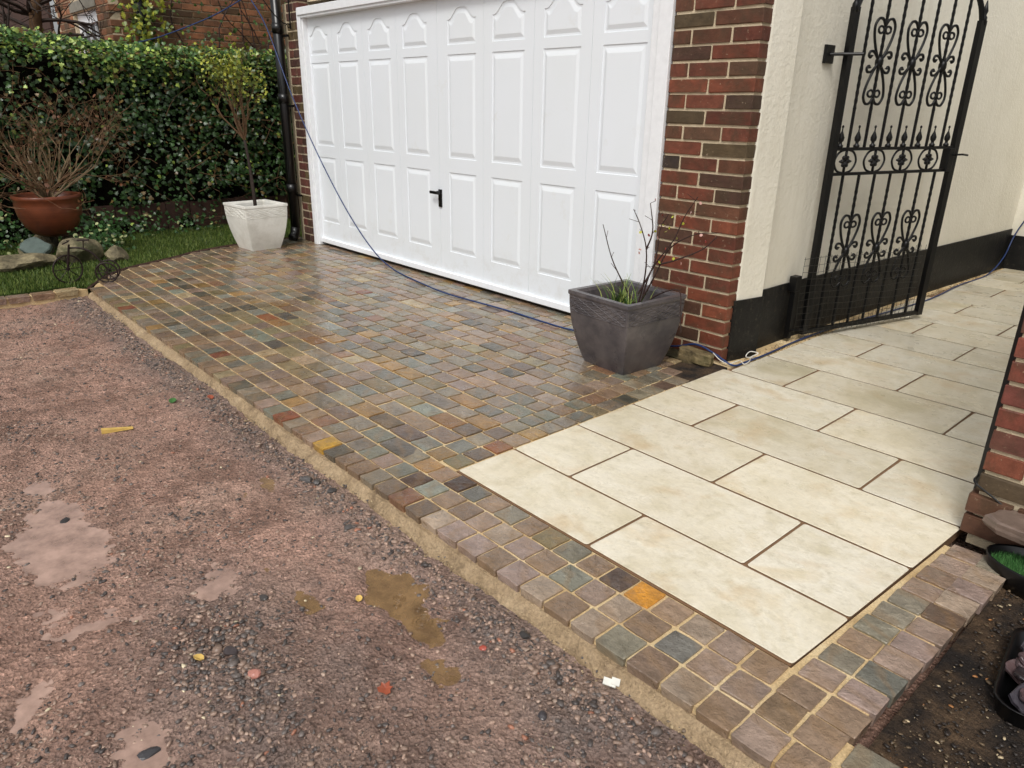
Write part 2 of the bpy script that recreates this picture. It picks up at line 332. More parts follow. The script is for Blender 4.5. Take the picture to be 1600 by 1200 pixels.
for wv_ in SW:
    for k in range(4):
        V, F, Q = sett_geo(wv_-.011, .127-.011, sr); me = bpy.data.meshes.new('sett'); me.from_pydata(V, [], F+Q); me.update(); me.materials.append(MAT['sandstone'])
        for p in me.polygons: p.use_smooth = False
        SETT.setdefault(wv_, []).append(me)
PAL = [((128, 117, 100), 24), ((114, 111, 99), 15), ((138, 118, 103), 18), ((136, 112, 90), 20), ((128, 114, 84), 12), ((162, 142, 110), 5), ((148, 116, 72), 7), ((130, 98, 76), 4), ((86, 80, 70), 9), ((130, 130, 118), 6), ((112, 94, 80), 10)]
MAUVE = [((156, 138, 120), 8), ((146, 126, 112), 8), ((138, 116, 96), 8), ((132, 124, 108), 5), ((122, 116, 100), 4), ((150, 130, 120), 4), ((122, 102, 86), 4), ((114, 111, 104), 2)]
def sett_col(rnd, warm=0, near=False):
    if near:
        c = rnd.choices([p[0] for p in MAUVE], [p[1] for p in MAUVE])[0]; return lin(*c, k=rnd.uniform(.9, 1.15))
    pal = [(c, w_+(4*warm if c[0]-c[2] > 40 else 0)) for c, w_ in PAL]
    c = rnd.choices([p[0] for p in pal], [p[1] for p in pal])[0]; k = rnd.uniform(.74, 1.14)
    return lin(*[min(255, x*rnd.uniform(.98, 1.02)) for x in c], k=k*1.0)

def lay(parent, items, limit, name='sett'):
    """items: (cx, cy, w, d, colour) - the nearest ones become parts, the rest one mass"""
    cp = cam.matrix_world.translation
    items = sorted(items, key=lambda i: (Vector((i[0], i[1], 0))-cp).length)
    r = random.Random(5)
    for (x, y, w_, d_, c) in items[:limit]:
        nw = min(SW, key=lambda s: abs(s-max(w_, d_))); rot = d_ > w_*1.15
        me = r.choice(SETT[nw]); o = bpy.data.objects.new(name, me); COL.objects.link(o); o.parent = parent
        o.location = (x, y, r.uniform(-.0015, .002)); a, b = (d_, w_) if rot else (w_, d_)
        if not rot and parent.name == 'driveway': a -= .0012; b -= .003
        o.scale = ((a-.011)/(nw-.011), (b-.011)/.116, 1)
        o.rotation_euler = (r.uniform(-.008, .008), r.uniform(-.008, .008), (PI/2 if rot else 0)+r.choice((0, PI))+r.uniform(-.012, .012)); o.color = (*c, 1)
    VV, FF, CC = [], [], []
    for (x, y, w_, d_, c) in items[limit:]:
        V, F, Q = sett_geo(w_-.012, d_-.014, r); n = len(VV); dz = r.uniform(-.0015, .002)
        VV += [(a+x, b+y, z+dz) for a, b, z in V]; CC += [c]*len(V)
        FF += [tuple(i+n for i in f) for f in F+Q]
    if VV:
        me = bpy.data.meshes.new('setts'); me.from_pydata(VV, [], FF); me.materials.append(MAT['sandstone_mass'])
        a = me.color_attributes.new('Col', 'FLOAT_COLOR', 'POINT'); a.data.foreach_set('color', np.hstack([np.array(CC), np.ones((len(CC), 1))]).astype(np.float32).ravel())
        tag(link('far_setts', me, None, parent), kind='stuff')

# curved left edge of the driveway: x of the edge for a y
EDGE = [(-.33, -4.86), (-.22, -5.05), (-.12, -5.22), (.09, -5.47), (.28, -5.60), (.56, -5.74), (.81, -5.87), (1.0, -6.0), (1.57, -6.17), (2.4, -6.22)]
def edge_x(y):
    for (a, xa), (b, xb) in zip(EDGE, EDGE[1:]):
        if y <= b: return xa+(xb-xa)*max(0, (y-a))/(b-a)
    return EDGE[-1][1]

# ---- driveway: bed + courses
bed = MB().prism([(-.255, -.0749), (-.255, 2.36), (-6.22, 2.36)]+[(x, y) for y, x in EDGE[::-1] if .0 < y < 2.3]+[(-5.27, -.0749)], -.06, -.0075)
driveway = bed.build('driveway', MAT['jointing'], kind='structure', label='driveway of wet multicoloured sandstone setts with sandy joints')
dr = random.Random(11); items = []
y = -.075; row = 0
while y < 2.34:
    x1 = -.255; first = True; lo = edge_x(y+.06)
    while x1 > lo+.04:
        wd = dr.choice((.125, .15, .165, .18, .18, .2, .2, .225, .25)) if x1 > -3.2 else dr.choice((.14, .15, .165, .175, .185, .2))
        if first and row % 2: wd = dr.uniform(.1, .14)
        first = False; x0 = max(x1-wd, lo)
        if x0-lo < .06: x0 = lo
        cx, cy = (x0+x1)/2, y+.0635
        warm = math.exp(-((cx+3.4)**2+(cy-.9)**2)/.9)
        if not (-.5 < cx and cy > 2.28): items.append((cx, cy, x1-x0, .127, sett_col(dr, warm)))
        x1 = x0
    y += .127; row += 1
SPECIAL = [(-.72, .13, (112, 92, 66)), (-.42, .33, (158, 112, 62)), (-2.75, .55, (166, 120, 70)), (-2.2, .42, (150, 104, 60)), (-3.0, .45, (168, 98, 56)), (-2.0, 1.2, (164, 118, 66)), (-3.2, 1.5, (150, 86, 66))]
def recol(items, sp):
    for sx, sy, c in sp:
        i = min(range(len(items)), key=lambda k: (items[k][0]-sx)**2+(items[k][1]-sy)**2); it = items[i]; items[i] = (*it[:4], lin(*c, k=(.9 if c[0] > 180 or c[0]-c[2] < 26 else .62)))
recol(items, SPECIAL)
lay(driveway, items, 300)

# ---- border of setts round the slabs and along the kerb
border_bed = MB().prism([(-4.84, -.304), (2.62, -.304), (2.62, -.098), (1.900, -.098), (1.940, 1.13), (1.725, 1.14), (1.667, .047), (-.002, .047), (-.002, 1.85), (-.2, 2.0), (-.2545, 2.0), (-.2545, -.0755), (-5.25, -.0755), (-5.05, -.22)], -.061, -.0078)
border = border_bed.build('sett_border', MAT['jointing'], kind='structure', label='border of square sandstone setts along the kerb and round the pale slabs')
items = []
for rw, (ya, yb) in enumerate(((-.325, -.2), (-.2, -.075))):
    x = 1.92 if rw == 0 else 1.915
    while x > (-5.08 if rw else -4.8):
        wd = dr.uniform(.108, .128); items.append((x-wd/2, (ya+yb)/2, wd, .125, sett_col(dr, 0, x > .25 and dr.random() < .85))); x -= wd
    x = 1.925
    while x < 2.6: wd = dr.uniform(.12, .14); items.append((x+wd/2, (ya+yb)/2+.0, wd, .12, sett_col(dr, 0, True))); x += wd
x = 1.67
while x > -.2:
    wd = dr.uniform(.108, .122) if x > -.05 else .12; items.append((x-wd/2, -.0145, wd, .119, sett_col(dr, 0, x > .4 and dr.random() < .85))); x -= wd
items = [i for i in items if not (abs(i[1]+.0145) < .01 and i[0] < -.25)]
y = .047
while y < 1.98:
    wd = dr.uniform(.112, .132)
    if y > -.01: items.append((-.19, y+wd/2, .127, wd, sett_col(dr)))
    if y < 1.80: items.append((-.064, y+wd/2+.01, .122, wd, sett_col(dr)))
    y += wd
y = -.085
while y < 1.14:
    wd = dr.uniform(.108, .128); k = .055*(y+.06)
    items.append((1.74+k, y+wd/2, .118, wd, sett_col(dr, 0, dr.random() < .85)))
    items.append((1.862+k*.7, y+wd/2+.004, .124, wd, sett_col(dr, 0, dr.random() < .85))); y += wd
recol(items, [(1.20, -.02, (206, 142, 52)), (-.62, -.26, (196, 152, 62)), (-.12, .36, (156, 96, 54)), (.0, -.13, (96, 74, 62)), (.07, -.02, (92, 70, 58)), (.06, -.26, (146, 104, 78)), (.93, -.13, (126, 124, 110)), (.02, -.25, (150, 106, 82)), (1.0, -.02, (116, 98, 88)), (-4.0, -.26, (150, 84, 62)), (-2.3, -.14, (140, 82, 60)), (-1.05, -.26, (158, 92, 62))])
lay(border, items, 300)

# ---- the porcelain slab path
YR = [.052, .4055, .861, 1.317, 1.777, 2.2505, 2.716, 3.180, 3.627]
while YR[-1] < 8.0: YR.append(YR[-1]+.455)
JO = {0: [.819], 1: [.382, 1.284], 2: [.842], 3: [.408, 1.308], 4: [.876], 5: [.42, 1.332], 6: [.905], 7: [.451, 1.36]}
path = MB().prism([(.004, .052), (1.66, .052), (1.715, 1.2), (1.75, 8.1), (.13, 8.1), (.03, 2.4), (0, 1.9)], -.06, -.0068)
path = path.build('slab_path', MAT['slab_joint'], kind='structure', label='side path of large cream porcelain slabs')
pr = random.Random(2)
for j in range(len(YR)-1):
    y0, y1 = YR[j], YR[j+1]
    xl = 0 if y0 < 1.9 else (.045 if y0 < 5 else .12); xr = 1.667+.05*(y0+y1)/2 if j < 3 else 1.745
    js = JO.get(j, [.92] if j % 2 == 0 else [.47, 1.38]); xs = [xl]+js+[xr]
    for a, b in zip(xs, xs[1:]):
        g = .0062; w_, d_ = b-a-2*g, y1-y0-2*g
        V, F, Q = sett_geo(w_, d_, pr, th=.02, r=.012, jit=.0018, bev=.0016)
        nv_ = (len(V)-1)//3; V = [(x_, y_, (0, -.0018, -.02, 0)[i_//nv_]) for i_, (x_, y_, z_) in enumerate(V)]
        if j < 3 and b == xs[-1]: V = [(x_+(.05*y_ if x_ > 0 else 0), y_, z_) for x_, y_, z_ in V]
        me = bpy.data.meshes.new('slab'); me.from_pydata(V, [], F+Q); me.materials.append(MAT['porcelain'])
        o = link('slab', me, None, path); o.location = ((a+b)/2, (y0+y1)/2, 0); k = pr.uniform(.82, .97) if j > 2 else pr.uniform(.9, 1.0); q = pr.uniform(-.01, .05)
        o.color = (k*(1+q*.5), k, k*(1-q), 1)

# ------------------------------------------------------------------ yard ground (wet mud and hardcore), haunching, puddles
def smooth(e0, e1, x): t = np.clip((x-e0)/(e1-e0), 0, 1); return t*t*(3-2*t)
PUD = [(-.66, -1.46, .46, .17, .036), (-1.25, -1.40, .45, .08, .018), (.52, -.60, .20, .085, .035), (.36, -.585, .12, .05, .025), (.70, -.64, .12, .05, .03), (-.98, -.42, .20, .05, .03), (-.66, -.58, .20, .07, .03), (-.60, -.72, .10, .05, .02), (.32, -.87, .10, .05, .02), (.60, -1.50, .18, .09, .03),
       (.33, -1.20, .16, .06, .018), (-.15, -1.62, .2, .10, .02), (-.67, -.98, .07, .035, .02), (-.2, -.85, .25, .05, .014), (.30, -1.73, .2, .06, .025), (-2.1, -.52, .12, .03, .014), (.05, -1.05, .3, .06, .012), (-.1, -.62, .18, .04, .012), (.85, -.72, .09, .05, .015)]
LEVEL = -.1085
def ground_h(x, y):
    h = -.088+.006*np.maximum(0, .12-np.abs(fbm(x, y, 2.6, 4)))*8*smooth(.2, -.4, fbm(x+4, y, .8, 2)*4)+.016*fbm(x, y, 1.1, 3)+.022*fbm(x, y, 5, 5)+.013*fbm(x+9, y, 28, 3)+.007*np.maximum(0, fbm(x, y+5, 70, 2))
    h = h+.004*fbm(x, y, 55, 2)+.012*smooth(-.75, -.40, y)*(1-smooth(2.2, 2.5, x))
    h = h+.02*np.exp(-((x-.45)**2/.06+(y+1.22)**2/.02))
    for cx, cy, rx, ry, d in PUD:
        wob = 1+2.2*fbm(x, y, 4.3, 4); q = ((x-cx)/rx)**2+((y-cy)/ry)**2
        h = h-.8*d*np.exp(-q*np.maximum(.25, wob)*.9)
    return h
xs = np.arange(-5.2, 2.75, .0125); ys = np.arange(-2.3, -.345, .0105)
X, Y = np.meshgrid(xs, ys); H = ground_h(X, Y)
ny, nx = X.shape; idx = np.arange(nx*ny).reshape(ny, nx)
F = np.stack([idx[:-1, :-1], idx[:-1, 1:], idx[1:, 1:], idx[1:, :-1]], -1).reshape(-1, 4)
gm = np.clip(smooth(-.75, -.42, Y)*.9+np.exp(-((X-.6)**2/.5+(Y+1.1)**2/.12))+.6*smooth(.2, 1.4, X)+.8*fbm(X, Y, 2, 3), 0, 1)
C = np.repeat(gm.reshape(-1, 1), 3, 1)
yard = link('yard_ground', arr_mesh('yard_ground', np.stack([X, Y, H], -1).reshape(-1, 3), F, C), MAT['yard'], smooth=True)
tag(yard, kind='structure', label='wet reddish mud and hardcore of the unfinished yard')
# outer ground, reaching far round the scene
og = MB(); og.add([(-60, -60, -.12), (60, -60, -.12), (60, 60, -.12), (-60, 60, -.12)], [(0, 1, 2, 3)])
og.build('ground', MAT['yard'], kind='structure')
# puddles
for i, (cx, cy, rx, ry, d) in enumerate(PUD):
    pts = [(cx+rx*2.3*math.cos(a)*(1+.12*math.sin(3*a+i)), cy+ry*2.3*math.sin(a)*(1+.12*math.sin(2*a+i))) for a in np.linspace(0, 2*PI, 28, endpoint=False)]
    pts = [(x_, min(y_, -.37)) for x_, y_ in pts]
    lv = LEVEL+(.0003*i)
    m = MB().add([(x_, y_, lv) for x_, y_ in pts], [list(range(28))])
    ochre = cy > -1.0 and cx > -1.2
    if d >= .012: m.build('puddle', MAT['water_ochre' if ochre else 'water_pink'], kind='structure')
# rain rings on the puddles
for k, (cx, cy, r) in enumerate([(.50, -.60, .022), (.66, -.61, .035), (.53, -.63, .014), (.60, -.585, .012)]):
    m = MB()
    for q in (1, .62, .3):
        ring = [(cx+r*q*math.cos(a), cy+r*q*math.sin(a), LEVEL+.0052) for a in np.linspace(0, 2*PI, 25)]
        m.tube(ring, .0009, 4, False)
    m.build('puddle_ripple', MAT['water_ochre'], kind='structure')
# concrete haunching along the kerb: irregular sloping bed
hx = np.arange(-4.84, 2.65, .011); prof = []
hm = MB()
for i, x_ in enumerate(hx):
    a = float(fbm(np.array(x_), np.array(0.), 3, 4)); b = float(fbm(np.array(x_), np.array(5.), 9, 3)); c_ = float(fbm(np.array(x_), np.array(9.), 20, 2)); e_ = float(fbm(np.array(x_), np.array(2.), 45, 2))*.014; g_ = float(fbm(np.array(x_), np.array(7.), 38, 2))*.016
    wdt = .020+.04*a+.016*b
    hm.v += [(x_, -.28, -.034), (x_, -.318+.006*c_, -.034+.010*b), (x_, -.331-.008*c_, -.039+.012*a+.012*c_), (x_, -.340-wdt*.35, -.056+.014*a+.010*b+e_), (x_, -.343-wdt*.8+g_, -.066+.014*a-.008*c_+g_), (x_, -.350-wdt+e_, -.092), (x_, -.36-wdt, -.16)]
    if i:
        n = len(hm.v)-14
        for k in range(6): hm.f.append((n+k, n+k+1, n+k+8, n+k+7))
hm.build('kerb_haunching', MAT['haunch'], kind='structure', label='rough tan concrete haunching under the kerb edge')

# scattered stones
def icos():
    g = (1+5**.5)/2
    V = np.array([(-1,g,0),(1,g,0),(-1,-g,0),(1,-g,0),(0,-1,g),(0,1,g),(0,-1,-g),(0,1,-g),(g,0,-1),(g,0,1),(-g,0,-1),(-g,0,1)], float); V /= np.linalg.norm(V[0])
    F = np.array([(0,11,5),(0,5,1),(0,1,7),(0,7,10),(0,10,11),(1,5,9),(5,11,4),(11,10,2),(10,7,6),(7,1,8),(3,9,4),(3,4,2),(3,2,6),(3,6,8),(3,8,9),(4,9,5),(2,4,11),(6,2,10),(8,6,7),(9,8,1)])
    return V, F
IV, IF = icos()
def stones_mesh(name, P, size, cols, flat=.6):
    n = len(P); V = np.repeat(IV[None], n, 0); V = np.where(V > .55, .55+.25*(V-.55), np.where(V < -.5, -.5+.25*(V+.5), V))*(1.25+.8*(rng.random((n, 12, 1))-.5)); s = np.stack([size*(1+.5*rng.random(n)), size*(.5+.5*rng.random(n)), size*flat*.85*(.6+.6*rng.random(n))], -1)
    V = V*s[:, None, :]; a = rng.random(n)*6.28; ca, sa = np.cos(a)[:, None], np.sin(a)[:, None]
    x, y = V[..., 0]*ca-V[..., 1]*sa, V[..., 0]*sa+V[..., 1]*ca
    V = np.stack([x, y, V[..., 2]], -1)+P[:, None, :]
    F = (IF[None]+12*np.arange(n)[:, None, None]).reshape(-1, 3)
    return arr_mesh(name, V.reshape(-1, 3), F, np.repeat(cols, 12, 0))
def pcols(n, pal, wt):
    pal = np.array([lin(*p) for p in pal]); i = rng.choice(len(pal), n, p=np.array(wt)/sum(wt)); return pal[i]*(.75+.5*rng.random((n, 1)))
N = 52000
x = rng.uniform(-5.0, 2.7, N*3); y = rng.uniform(-2.2, -.395, N*3)
dens = .14+.9*np.exp(-((x-.45)**2/.16+(y+1.22)**2/.03))+.75*smooth(-.60, -.42, y)+.16*smooth(.1, 1.2, x)+.5*np.maximum(0, fbm(x, y, 3, 3)*4)
keep = rng.random(N*3) < dens*.55; x, y = x[keep][:N], y[keep][:N]; h = ground_h(x, y); n = len(x)
size = .0022+.0085*rng.random(n)**3.0+.010*np.exp(-((x-.45)**2/.10+(y+1.22)**2/.016))*rng.random(n)**1.5+.006*smooth(-.6, -.45, y)*rng.random(n)**2
ok = ~((h < LEVEL-.004) & (size < .009)); x, y, h, size = x[ok], y[ok], h[ok], size[ok]; n = len(x)
cols = pcols(n, [(104, 95, 90), (78, 71, 68), (140, 118, 104), (162, 136, 120), (168, 146, 130), (204, 190, 160), (160, 110, 88)], [28, 18, 32, 14, 4, .9, .9])
tag(link('gravel', stones_mesh('gravel', np.stack([x, y, h+size*.2], -1), size, cols), MAT['pebble']), 'loose gravel and crushed brick strewn over the mud', 'gravel', kind='stuff')

n = 1300; x = rng.uniform(-4.8, 2.5, n); y = rng.uniform(-.40, -.335, n); s_ = .002+.006*rng.random(n)**2.5
tag(link('kerb_grit', stones_mesh('kerb_grit', np.stack([x, y, -.058-(-.335-y)*.42+s_*.2], -1), s_, pcols(n, [(150, 130, 100), (110, 96, 80), (84, 80, 80), (188, 166, 130)], [4, 3, 2, 2])), MAT['pebble']), 'grit and crumbs of mortar lying on the kerb haunching', 'grit', kind='stuff')
# ------------------------------------------------------------------ soil bed on the right
xs = np.arange(1.94, 3.6, .014); ys = np.arange(-.095, 2.6, .014); X, Y = np.meshgrid(xs, ys)
H = -.048+.03*fbm(X, Y, 4, 4)+.018*fbm(X, Y, 22, 3)-.01
ny, nx = X.shape; idx = np.arange(nx*ny).reshape(ny, nx); F = np.stack([idx[:-1, :-1], idx[:-1, 1:], idx[1:, 1:], idx[1:, :-1]], -1).reshape(-1, 4)
tag(link('soil_bed', arr_mesh('soil_bed', np.stack([X, Y, H], -1).reshape(-1, 3), F), MAT['soil'], smooth=True), kind='structure', label='dark bare soil beside the paving')
n = 6000; x = rng.uniform(1.97, 3.2, n); y = rng.uniform(-.08, 1.25, n); s_ = .0015+.0075*rng.random(n)**2.6
cols = pcols(n, [(46, 40, 36), (98, 82, 62), (186, 168, 136), (160, 110, 66)], [14, 8, 1.2, .6])
tag(link('soil_debris', stones_mesh('soil_debris', np.stack([x, y, -.05+.03*fbm(x, y, 4, 4)+s_*.4], -1), s_, cols, .4), MAT['pebble']), 'chips and grit lying on the dark soil bed', 'debris', kind='stuff')

# ------------------------------------------------------------------ bricks
BK = []
for k in range(5):
    me = MB().box(-.5, .5, -.5, .5, -.5, .5).mesh('brick'); me.transform(Matrix.Diagonal((.266, .13, .0805, 1))); bevel_me(me, .0045, 2, .0016, k); me.materials.append(MAT['brick']); BK.append(me)
BR_RED = [((128, 58, 42), 6), ((146, 66, 46), 5), ((104, 56, 44), 5), ((90, 62, 48), 4), ((112, 74, 54), 3), ((70, 56, 50), 2), ((96, 78, 56), 2)]
def bcol(r, pal):
    c = r.choices([p[0] for p in pal], [p[1] for p in pal])[0]; return lin(*c, k=r.uniform(.8, 1.15))
def brick(parent, cx, cy, cz, L, depth, r, pal, rz=0, h=.0765):
    o = bpy.data.objects.new('brick', r.choice(BK)); COL.objects.link(o); o.parent = parent
    o.location = (cx+r.uniform(-.001, .001), cy+r.uniform(-.0015, .0015), cz+r.uniform(-.0012, .0012)); o.rotation_euler = (r.uniform(-.004, .004), r.uniform(-.008, .008)+r.choice((0, PI)), rz+r.uniform(-.004, .004))
    o.scale = (L/.266, depth/.13, h/.0805); o.color = (*bcol(r, pal), 1); return o
CH = .0927

house = empty('house', (-3, 2.33, 0), label='brick garage and white rendered house with a black plinth', cat='house')
HO = Vector((-3, 2.33, 0))
def rel(m, off=HO):
    m.v = [tuple(Vector(v)-off) for v in m.v]; return m
# masonry body
body = MB(); body.box(-6.1, -5.705, 2.36, 2.7, -.05, 2.6); body.box(-6.1, -.16, 2.45, 7.4, 2.6, 3.5) if False else None
body.box(-6.1, -5.9, 2.7, 7.4, -.05, 2.6); body.box(-6.1, -.12, 2.46, 7.4, 2.6, 3.4); body.box(-6.1, -.12, 7.4, 7.6, -.05, 3.4)
rel(body).build('masonry_wall', MAT['mortar'], house)
# left pier
def pier(x0, x1, ztop, seed, cuts, y0=2.33, dep=.13, parent=house, palf=None, pname='brick_pier', off=HO, x0f=None):
    r = random.Random(seed)
    core = MB().box(x0+.009 if x0f is None else x0f, x1-.009, y0+.009, y0+dep+.06, -.05, ztop)
    core = rel(core, off).build(pname, MAT['mortar'], parent)
    z = .006; k = 0
    while z < ztop:
        c = cuts[k % len(cuts)]; xs_ = [x0]+[x0+q for q in c if q < (x1-x0)-.03]+[x1]
        for i, (a, b) in enumerate(zip(xs_, xs_[1:])):
            L = b-a-(.016 if i < len(xs_)-2 else 0)
            o = brick(core, a+L/2-off.x, y0+dep/2-off.y, z+.04-off.z, L, dep, r, palf(z+.04, r) if palf else BR_RED)
        z += CH; k += 1
    return core
upper = [((102, 66, 48), 6), ((108, 62, 46), 5), ((84, 70, 50), 4), ((74, 54, 44), 4), ((60, 50, 44), 2), ((100, 72, 54), 3)]
lower = [((114, 62, 45), 7), ((102, 56, 42), 5), ((122, 68, 48), 3), ((84, 58, 46), 4)]
palR = lambda z, r: lower if z < .95 or r.random() < .3 else upper
pier(-5.96, -5.695, 2.66, 5, [(.14,), (.2, .27), (.1,), (.17,)], palf=lambda z, r: [((92, 66, 58), 5), ((104, 62, 54), 5), ((96, 82, 56), 3), ((78, 52, 46), 4)])
pier(-.69, -.075, 2.66, 6, [(.30,), (.145, .43)], palf=palR, dep=.14)
# rendered wall
rw = MB(); rw.prism([(-.3, 2.425), (-.076, 2.425), (-.068, 2.44), (-.026, 2.665), (-.3, 2.665)], .40, 3.4)  # pilaster side splayed so that it catches more sun than the wall
rw.prism([(-.3, 2.665), (-.098, 2.665), (-.1, 3.3), (.095, 7.5), (.095, 7.62), (-.3, 7.62)], .405, 3.4)
rw.box(.095, 3.4, 7.55, 7.7, .36, 3.4)
rel(rw); rme = rw.mesh('rendered_wall'); link('rendered_wall', rme, MAT['render'], house)
pl = MB(); pl.prism([(-.3, 2.4), (-.066, 2.4), (-.058, 2.43), (-.015, 2.668), (-.3, 2.668)], -.06, .412)
pl.prism([(-.3, 2.668), (-.086, 2.668), (-.088, 3.3), (.107, 7.5), (.107, 7.62), (-.3, 7.62)], -.06, .425); pl.box(.107, 3.4, 7.538, 7.7, -.06, .36)
rel(pl).build('plinth', MAT['plinth_black'], house)
roof = MB().box(-6.25, 0.1, 2.3, 7.8, 3.4, 3.5); rel(roof).build('roof', MAT['roof_felt'], house)
# door frame
fr = MB(); fr.box(-5.69, -5.62, 2.312, 2.44, 0, 2.52); fr.box(-5.62, -5.60, 2.335, 2.44, 0, 2.43)
fr.box(-.80, -.695, 2.312, 2.44, 0, 2.52); fr.box(-.865, -.80, 2.332, 2.44, 0, 2.43)
fr.box(-5.62, -.80, 2.314, 2.44, 2.43, 2.52); fr.box(-5.66, -.74, 2.300, 2.312, 2.455, 2.53)
fme = rel(fr).mesh('door_frame'); bevel_me(fme, .004, 2); link('door_frame', fme, MAT['frame_paint'], house)
# garage door
DY = 2.388
door = MB()
PX = [-5.569+.5946*i+(.0874 if i > 3 else 0) for i in range(8)]; PWD = .386
ZR = [(.283, 1.007), (1.131, 1.985), (2.061, 2.30)]
def arch(wd, base, n=16):
    out = []
    for i in range(n+1):
        u = i/n; s_ = abs(u-.5)*2
        z = .0 if s_ > .86 else (.075*(1-smooth(.25, .86, np.array(s_)))+.012*(1-s_))
        out.append((u*wd, base+float(z)))
    return out
zcol = [.085, .283, 1.007, 1.131, 1.985, 2.061, 2.385, 2.43]
cb = [-5.605]+[(PX[i]+PWD+PX[i+1])/2 for i in range(7)]+[-.86]
cols_of = []
for i in range(8):
    a, b = cb[i]+.0012, cb[i+1]-.0012; p0, p1 = PX[i], PX[i]+PWD
    def q(x0, x1, z0, z1): door.add([(x0, DY, z0), (x1, DY, z0), (x1, DY, z1), (x0, DY, z1)], [(0, 1, 2, 3)])
    q(a, p0, .085, 2.43); q(p1, b, .085, 2.43)
    for z0, z1 in ((.085, .283), (1.007, 1.131), (1.985, 2.061), (2.385, 2.43)): q(p0, p1, z0, z1)
    top = [(p0+x_, z_) for x_, z_ in arch(PWD, 2.255)]
    for (xa, za), (xb, zb) in zip(top, top[1:]): door.add([(xa, DY, za), (xb, DY, zb), (xb, DY, 2.385), (xa, DY, 2.385)], [(0, 1, 2, 3)])
    for xx in (a, b): door.add([(xx, DY, .085), (xx, DY, 2.43), (xx, DY+.007, 2.43), (xx, DY+.007, .085)], [(0, 1, 2, 3)])
door.box(-5.62, -.85, DY+.006, DY+.04, .03, 2.44)
gd = rel(door).build('garage_door', MAT['door_white'], house)
def panel_mesh(z0, z1, arched):
    if arched:
        o = [(0, z0), (PWD, z0)]+[p for p in arch(PWD, z1)][::-1]
    else: o = [(0, z0), (PWD, z0), (PWD, z1), (0, z1)]
    zt = max(p[1] for p in o); zb = z0; cx = PWD/2
    wx, wz = .040, (.052 if not arched else .045)
    def ins(dx, dz):
        r = []
        for x_, z_ in o:
            xx = cx+(x_-cx)*(1-dx/cx); zz = z_+dz if z_ < zb+1e-6 else z_-dz
            r.append((xx, zz))
        return r
    rings = [(o, 0), (ins(.002, .002), .007), (ins(.009, .009), .0085), (ins(wx, wz), -.002), (ins(wx+.004, wz+.004), -.0025)]
    V = [(x_, y_, z_) for rg, y_ in rings for x_, z_ in rg]; n = len(o)
    Fq = [(k*n+i, k*n+(i+1) % n, (k+1)*n+(i+1) % n, (k+1)*n+i) for k in range(len(rings)-1) for i in range(n)]
    Fq.append(tuple(range((len(rings)-1)*n, len(rings)*n)))
    me = bpy.data.meshes.new('panel'); me.from_pydata(V, [], Fq); me.materials.append(MAT['door_white']); return me
PM = [panel_mesh(*ZR[0], False), panel_mesh(*ZR[1], False), panel_mesh(2.061, 2.255, True)]
for i in range(8):
    for m_ in PM:
        o = bpy.data.objects.new('panel', m_); COL.objects.link(o); o.parent = gd; o.location = (PX[i]-HO.x, DY-HO.y, 0)
rail = MB().box(-5.60, -.862, DY-.028, DY+.004, .034, .086); rme = rel(rail).mesh('bottom_rail'); bevel_me(rme, .004, 2); link('bottom_rail', rme, MAT['upvc'], gd)
seal = MB().box(-5.6, -.862, DY-.012, DY+.02, .020, .034); rel(seal).build('rubber_seal', MAT['plastic_black'], gd)
hd = MB().box(-3.262, -3.215, DY-.014, DY+.002, .685, .845); hd.box(-3.253, -3.224, DY-.05, DY-.012, .80, .832); hd.box(-3.335, -3.225, DY-.062, DY-.046, .803, .830); hd.lathe([(0, 0), (.009, 0), (.009, .012)], 12, (0, 0, 0)) if False else None
hme = rel(hd).mesh('handle'); bevel_me(hme, .004, 2); link('handle', hme, MAT['plastic_black'], gd)
lk = MB().box(-3.248, -3.230, DY-.02, DY-.012, .715, .735); rel(lk).build('key_cylinder', MAT['wire'], gd)
# threshold shadow gap sits naturally below the door

# drainpipe
dp = empty('drainpipe', (-6.05, 2.26, 0), label='black drainpipe running down the corner of the garage wall', cat='drainpipe')
m = MB().tube([(-.005, -.0, 3.3), (-.0, 0, 1.5), (0, 0, .14)], .056, 16); m.tube([(0, 0, .16), (0, -.012, .09), (.02, -.05, .04), (.03, -.075, .03)], .058, 14); m.build('pipe', MAT['plastic_black'], dp, True)
for z in (.62, 1.62, 2.35):
    MB().tube([(0, 0, z-.05), (0, 0, z+.05)], .066, 16).build('collar', MAT['plastic_black'], dp, True)
    m = MB().box(-.02, .135, .03, .058, z-.09, z-.065); m.build('bracket', MAT['plastic_black'], dp)
# hanging basket bracket
hb = empty('basket_bracket', (-5.83, 2.31, 2.36), label='black wrought iron basket bracket on the brick by the drainpipe', cat='bracket')
MB().box(-.008, .008, -.01, .0, -.03, .36).build('back_plate', MAT['iron_black'], hb)
cur = catmull([(0, -.01, .02), (0, -.09, .03), (0, -.2, .12), (0, -.34, .28), (0, -.5, .34)], 6); MB().tube(cur, .006, 6).build('arm', MAT['iron_black'], hb)
sc = [(0, -.03-.028*math.cos(a)*(1-a/9), .0+.028*math.sin(a)*(1-a/9)) for a in np.linspace(0, 7.5, 22)]; MB().tube(sc, .005, 6).build('scroll', MAT['iron_black'], hb)

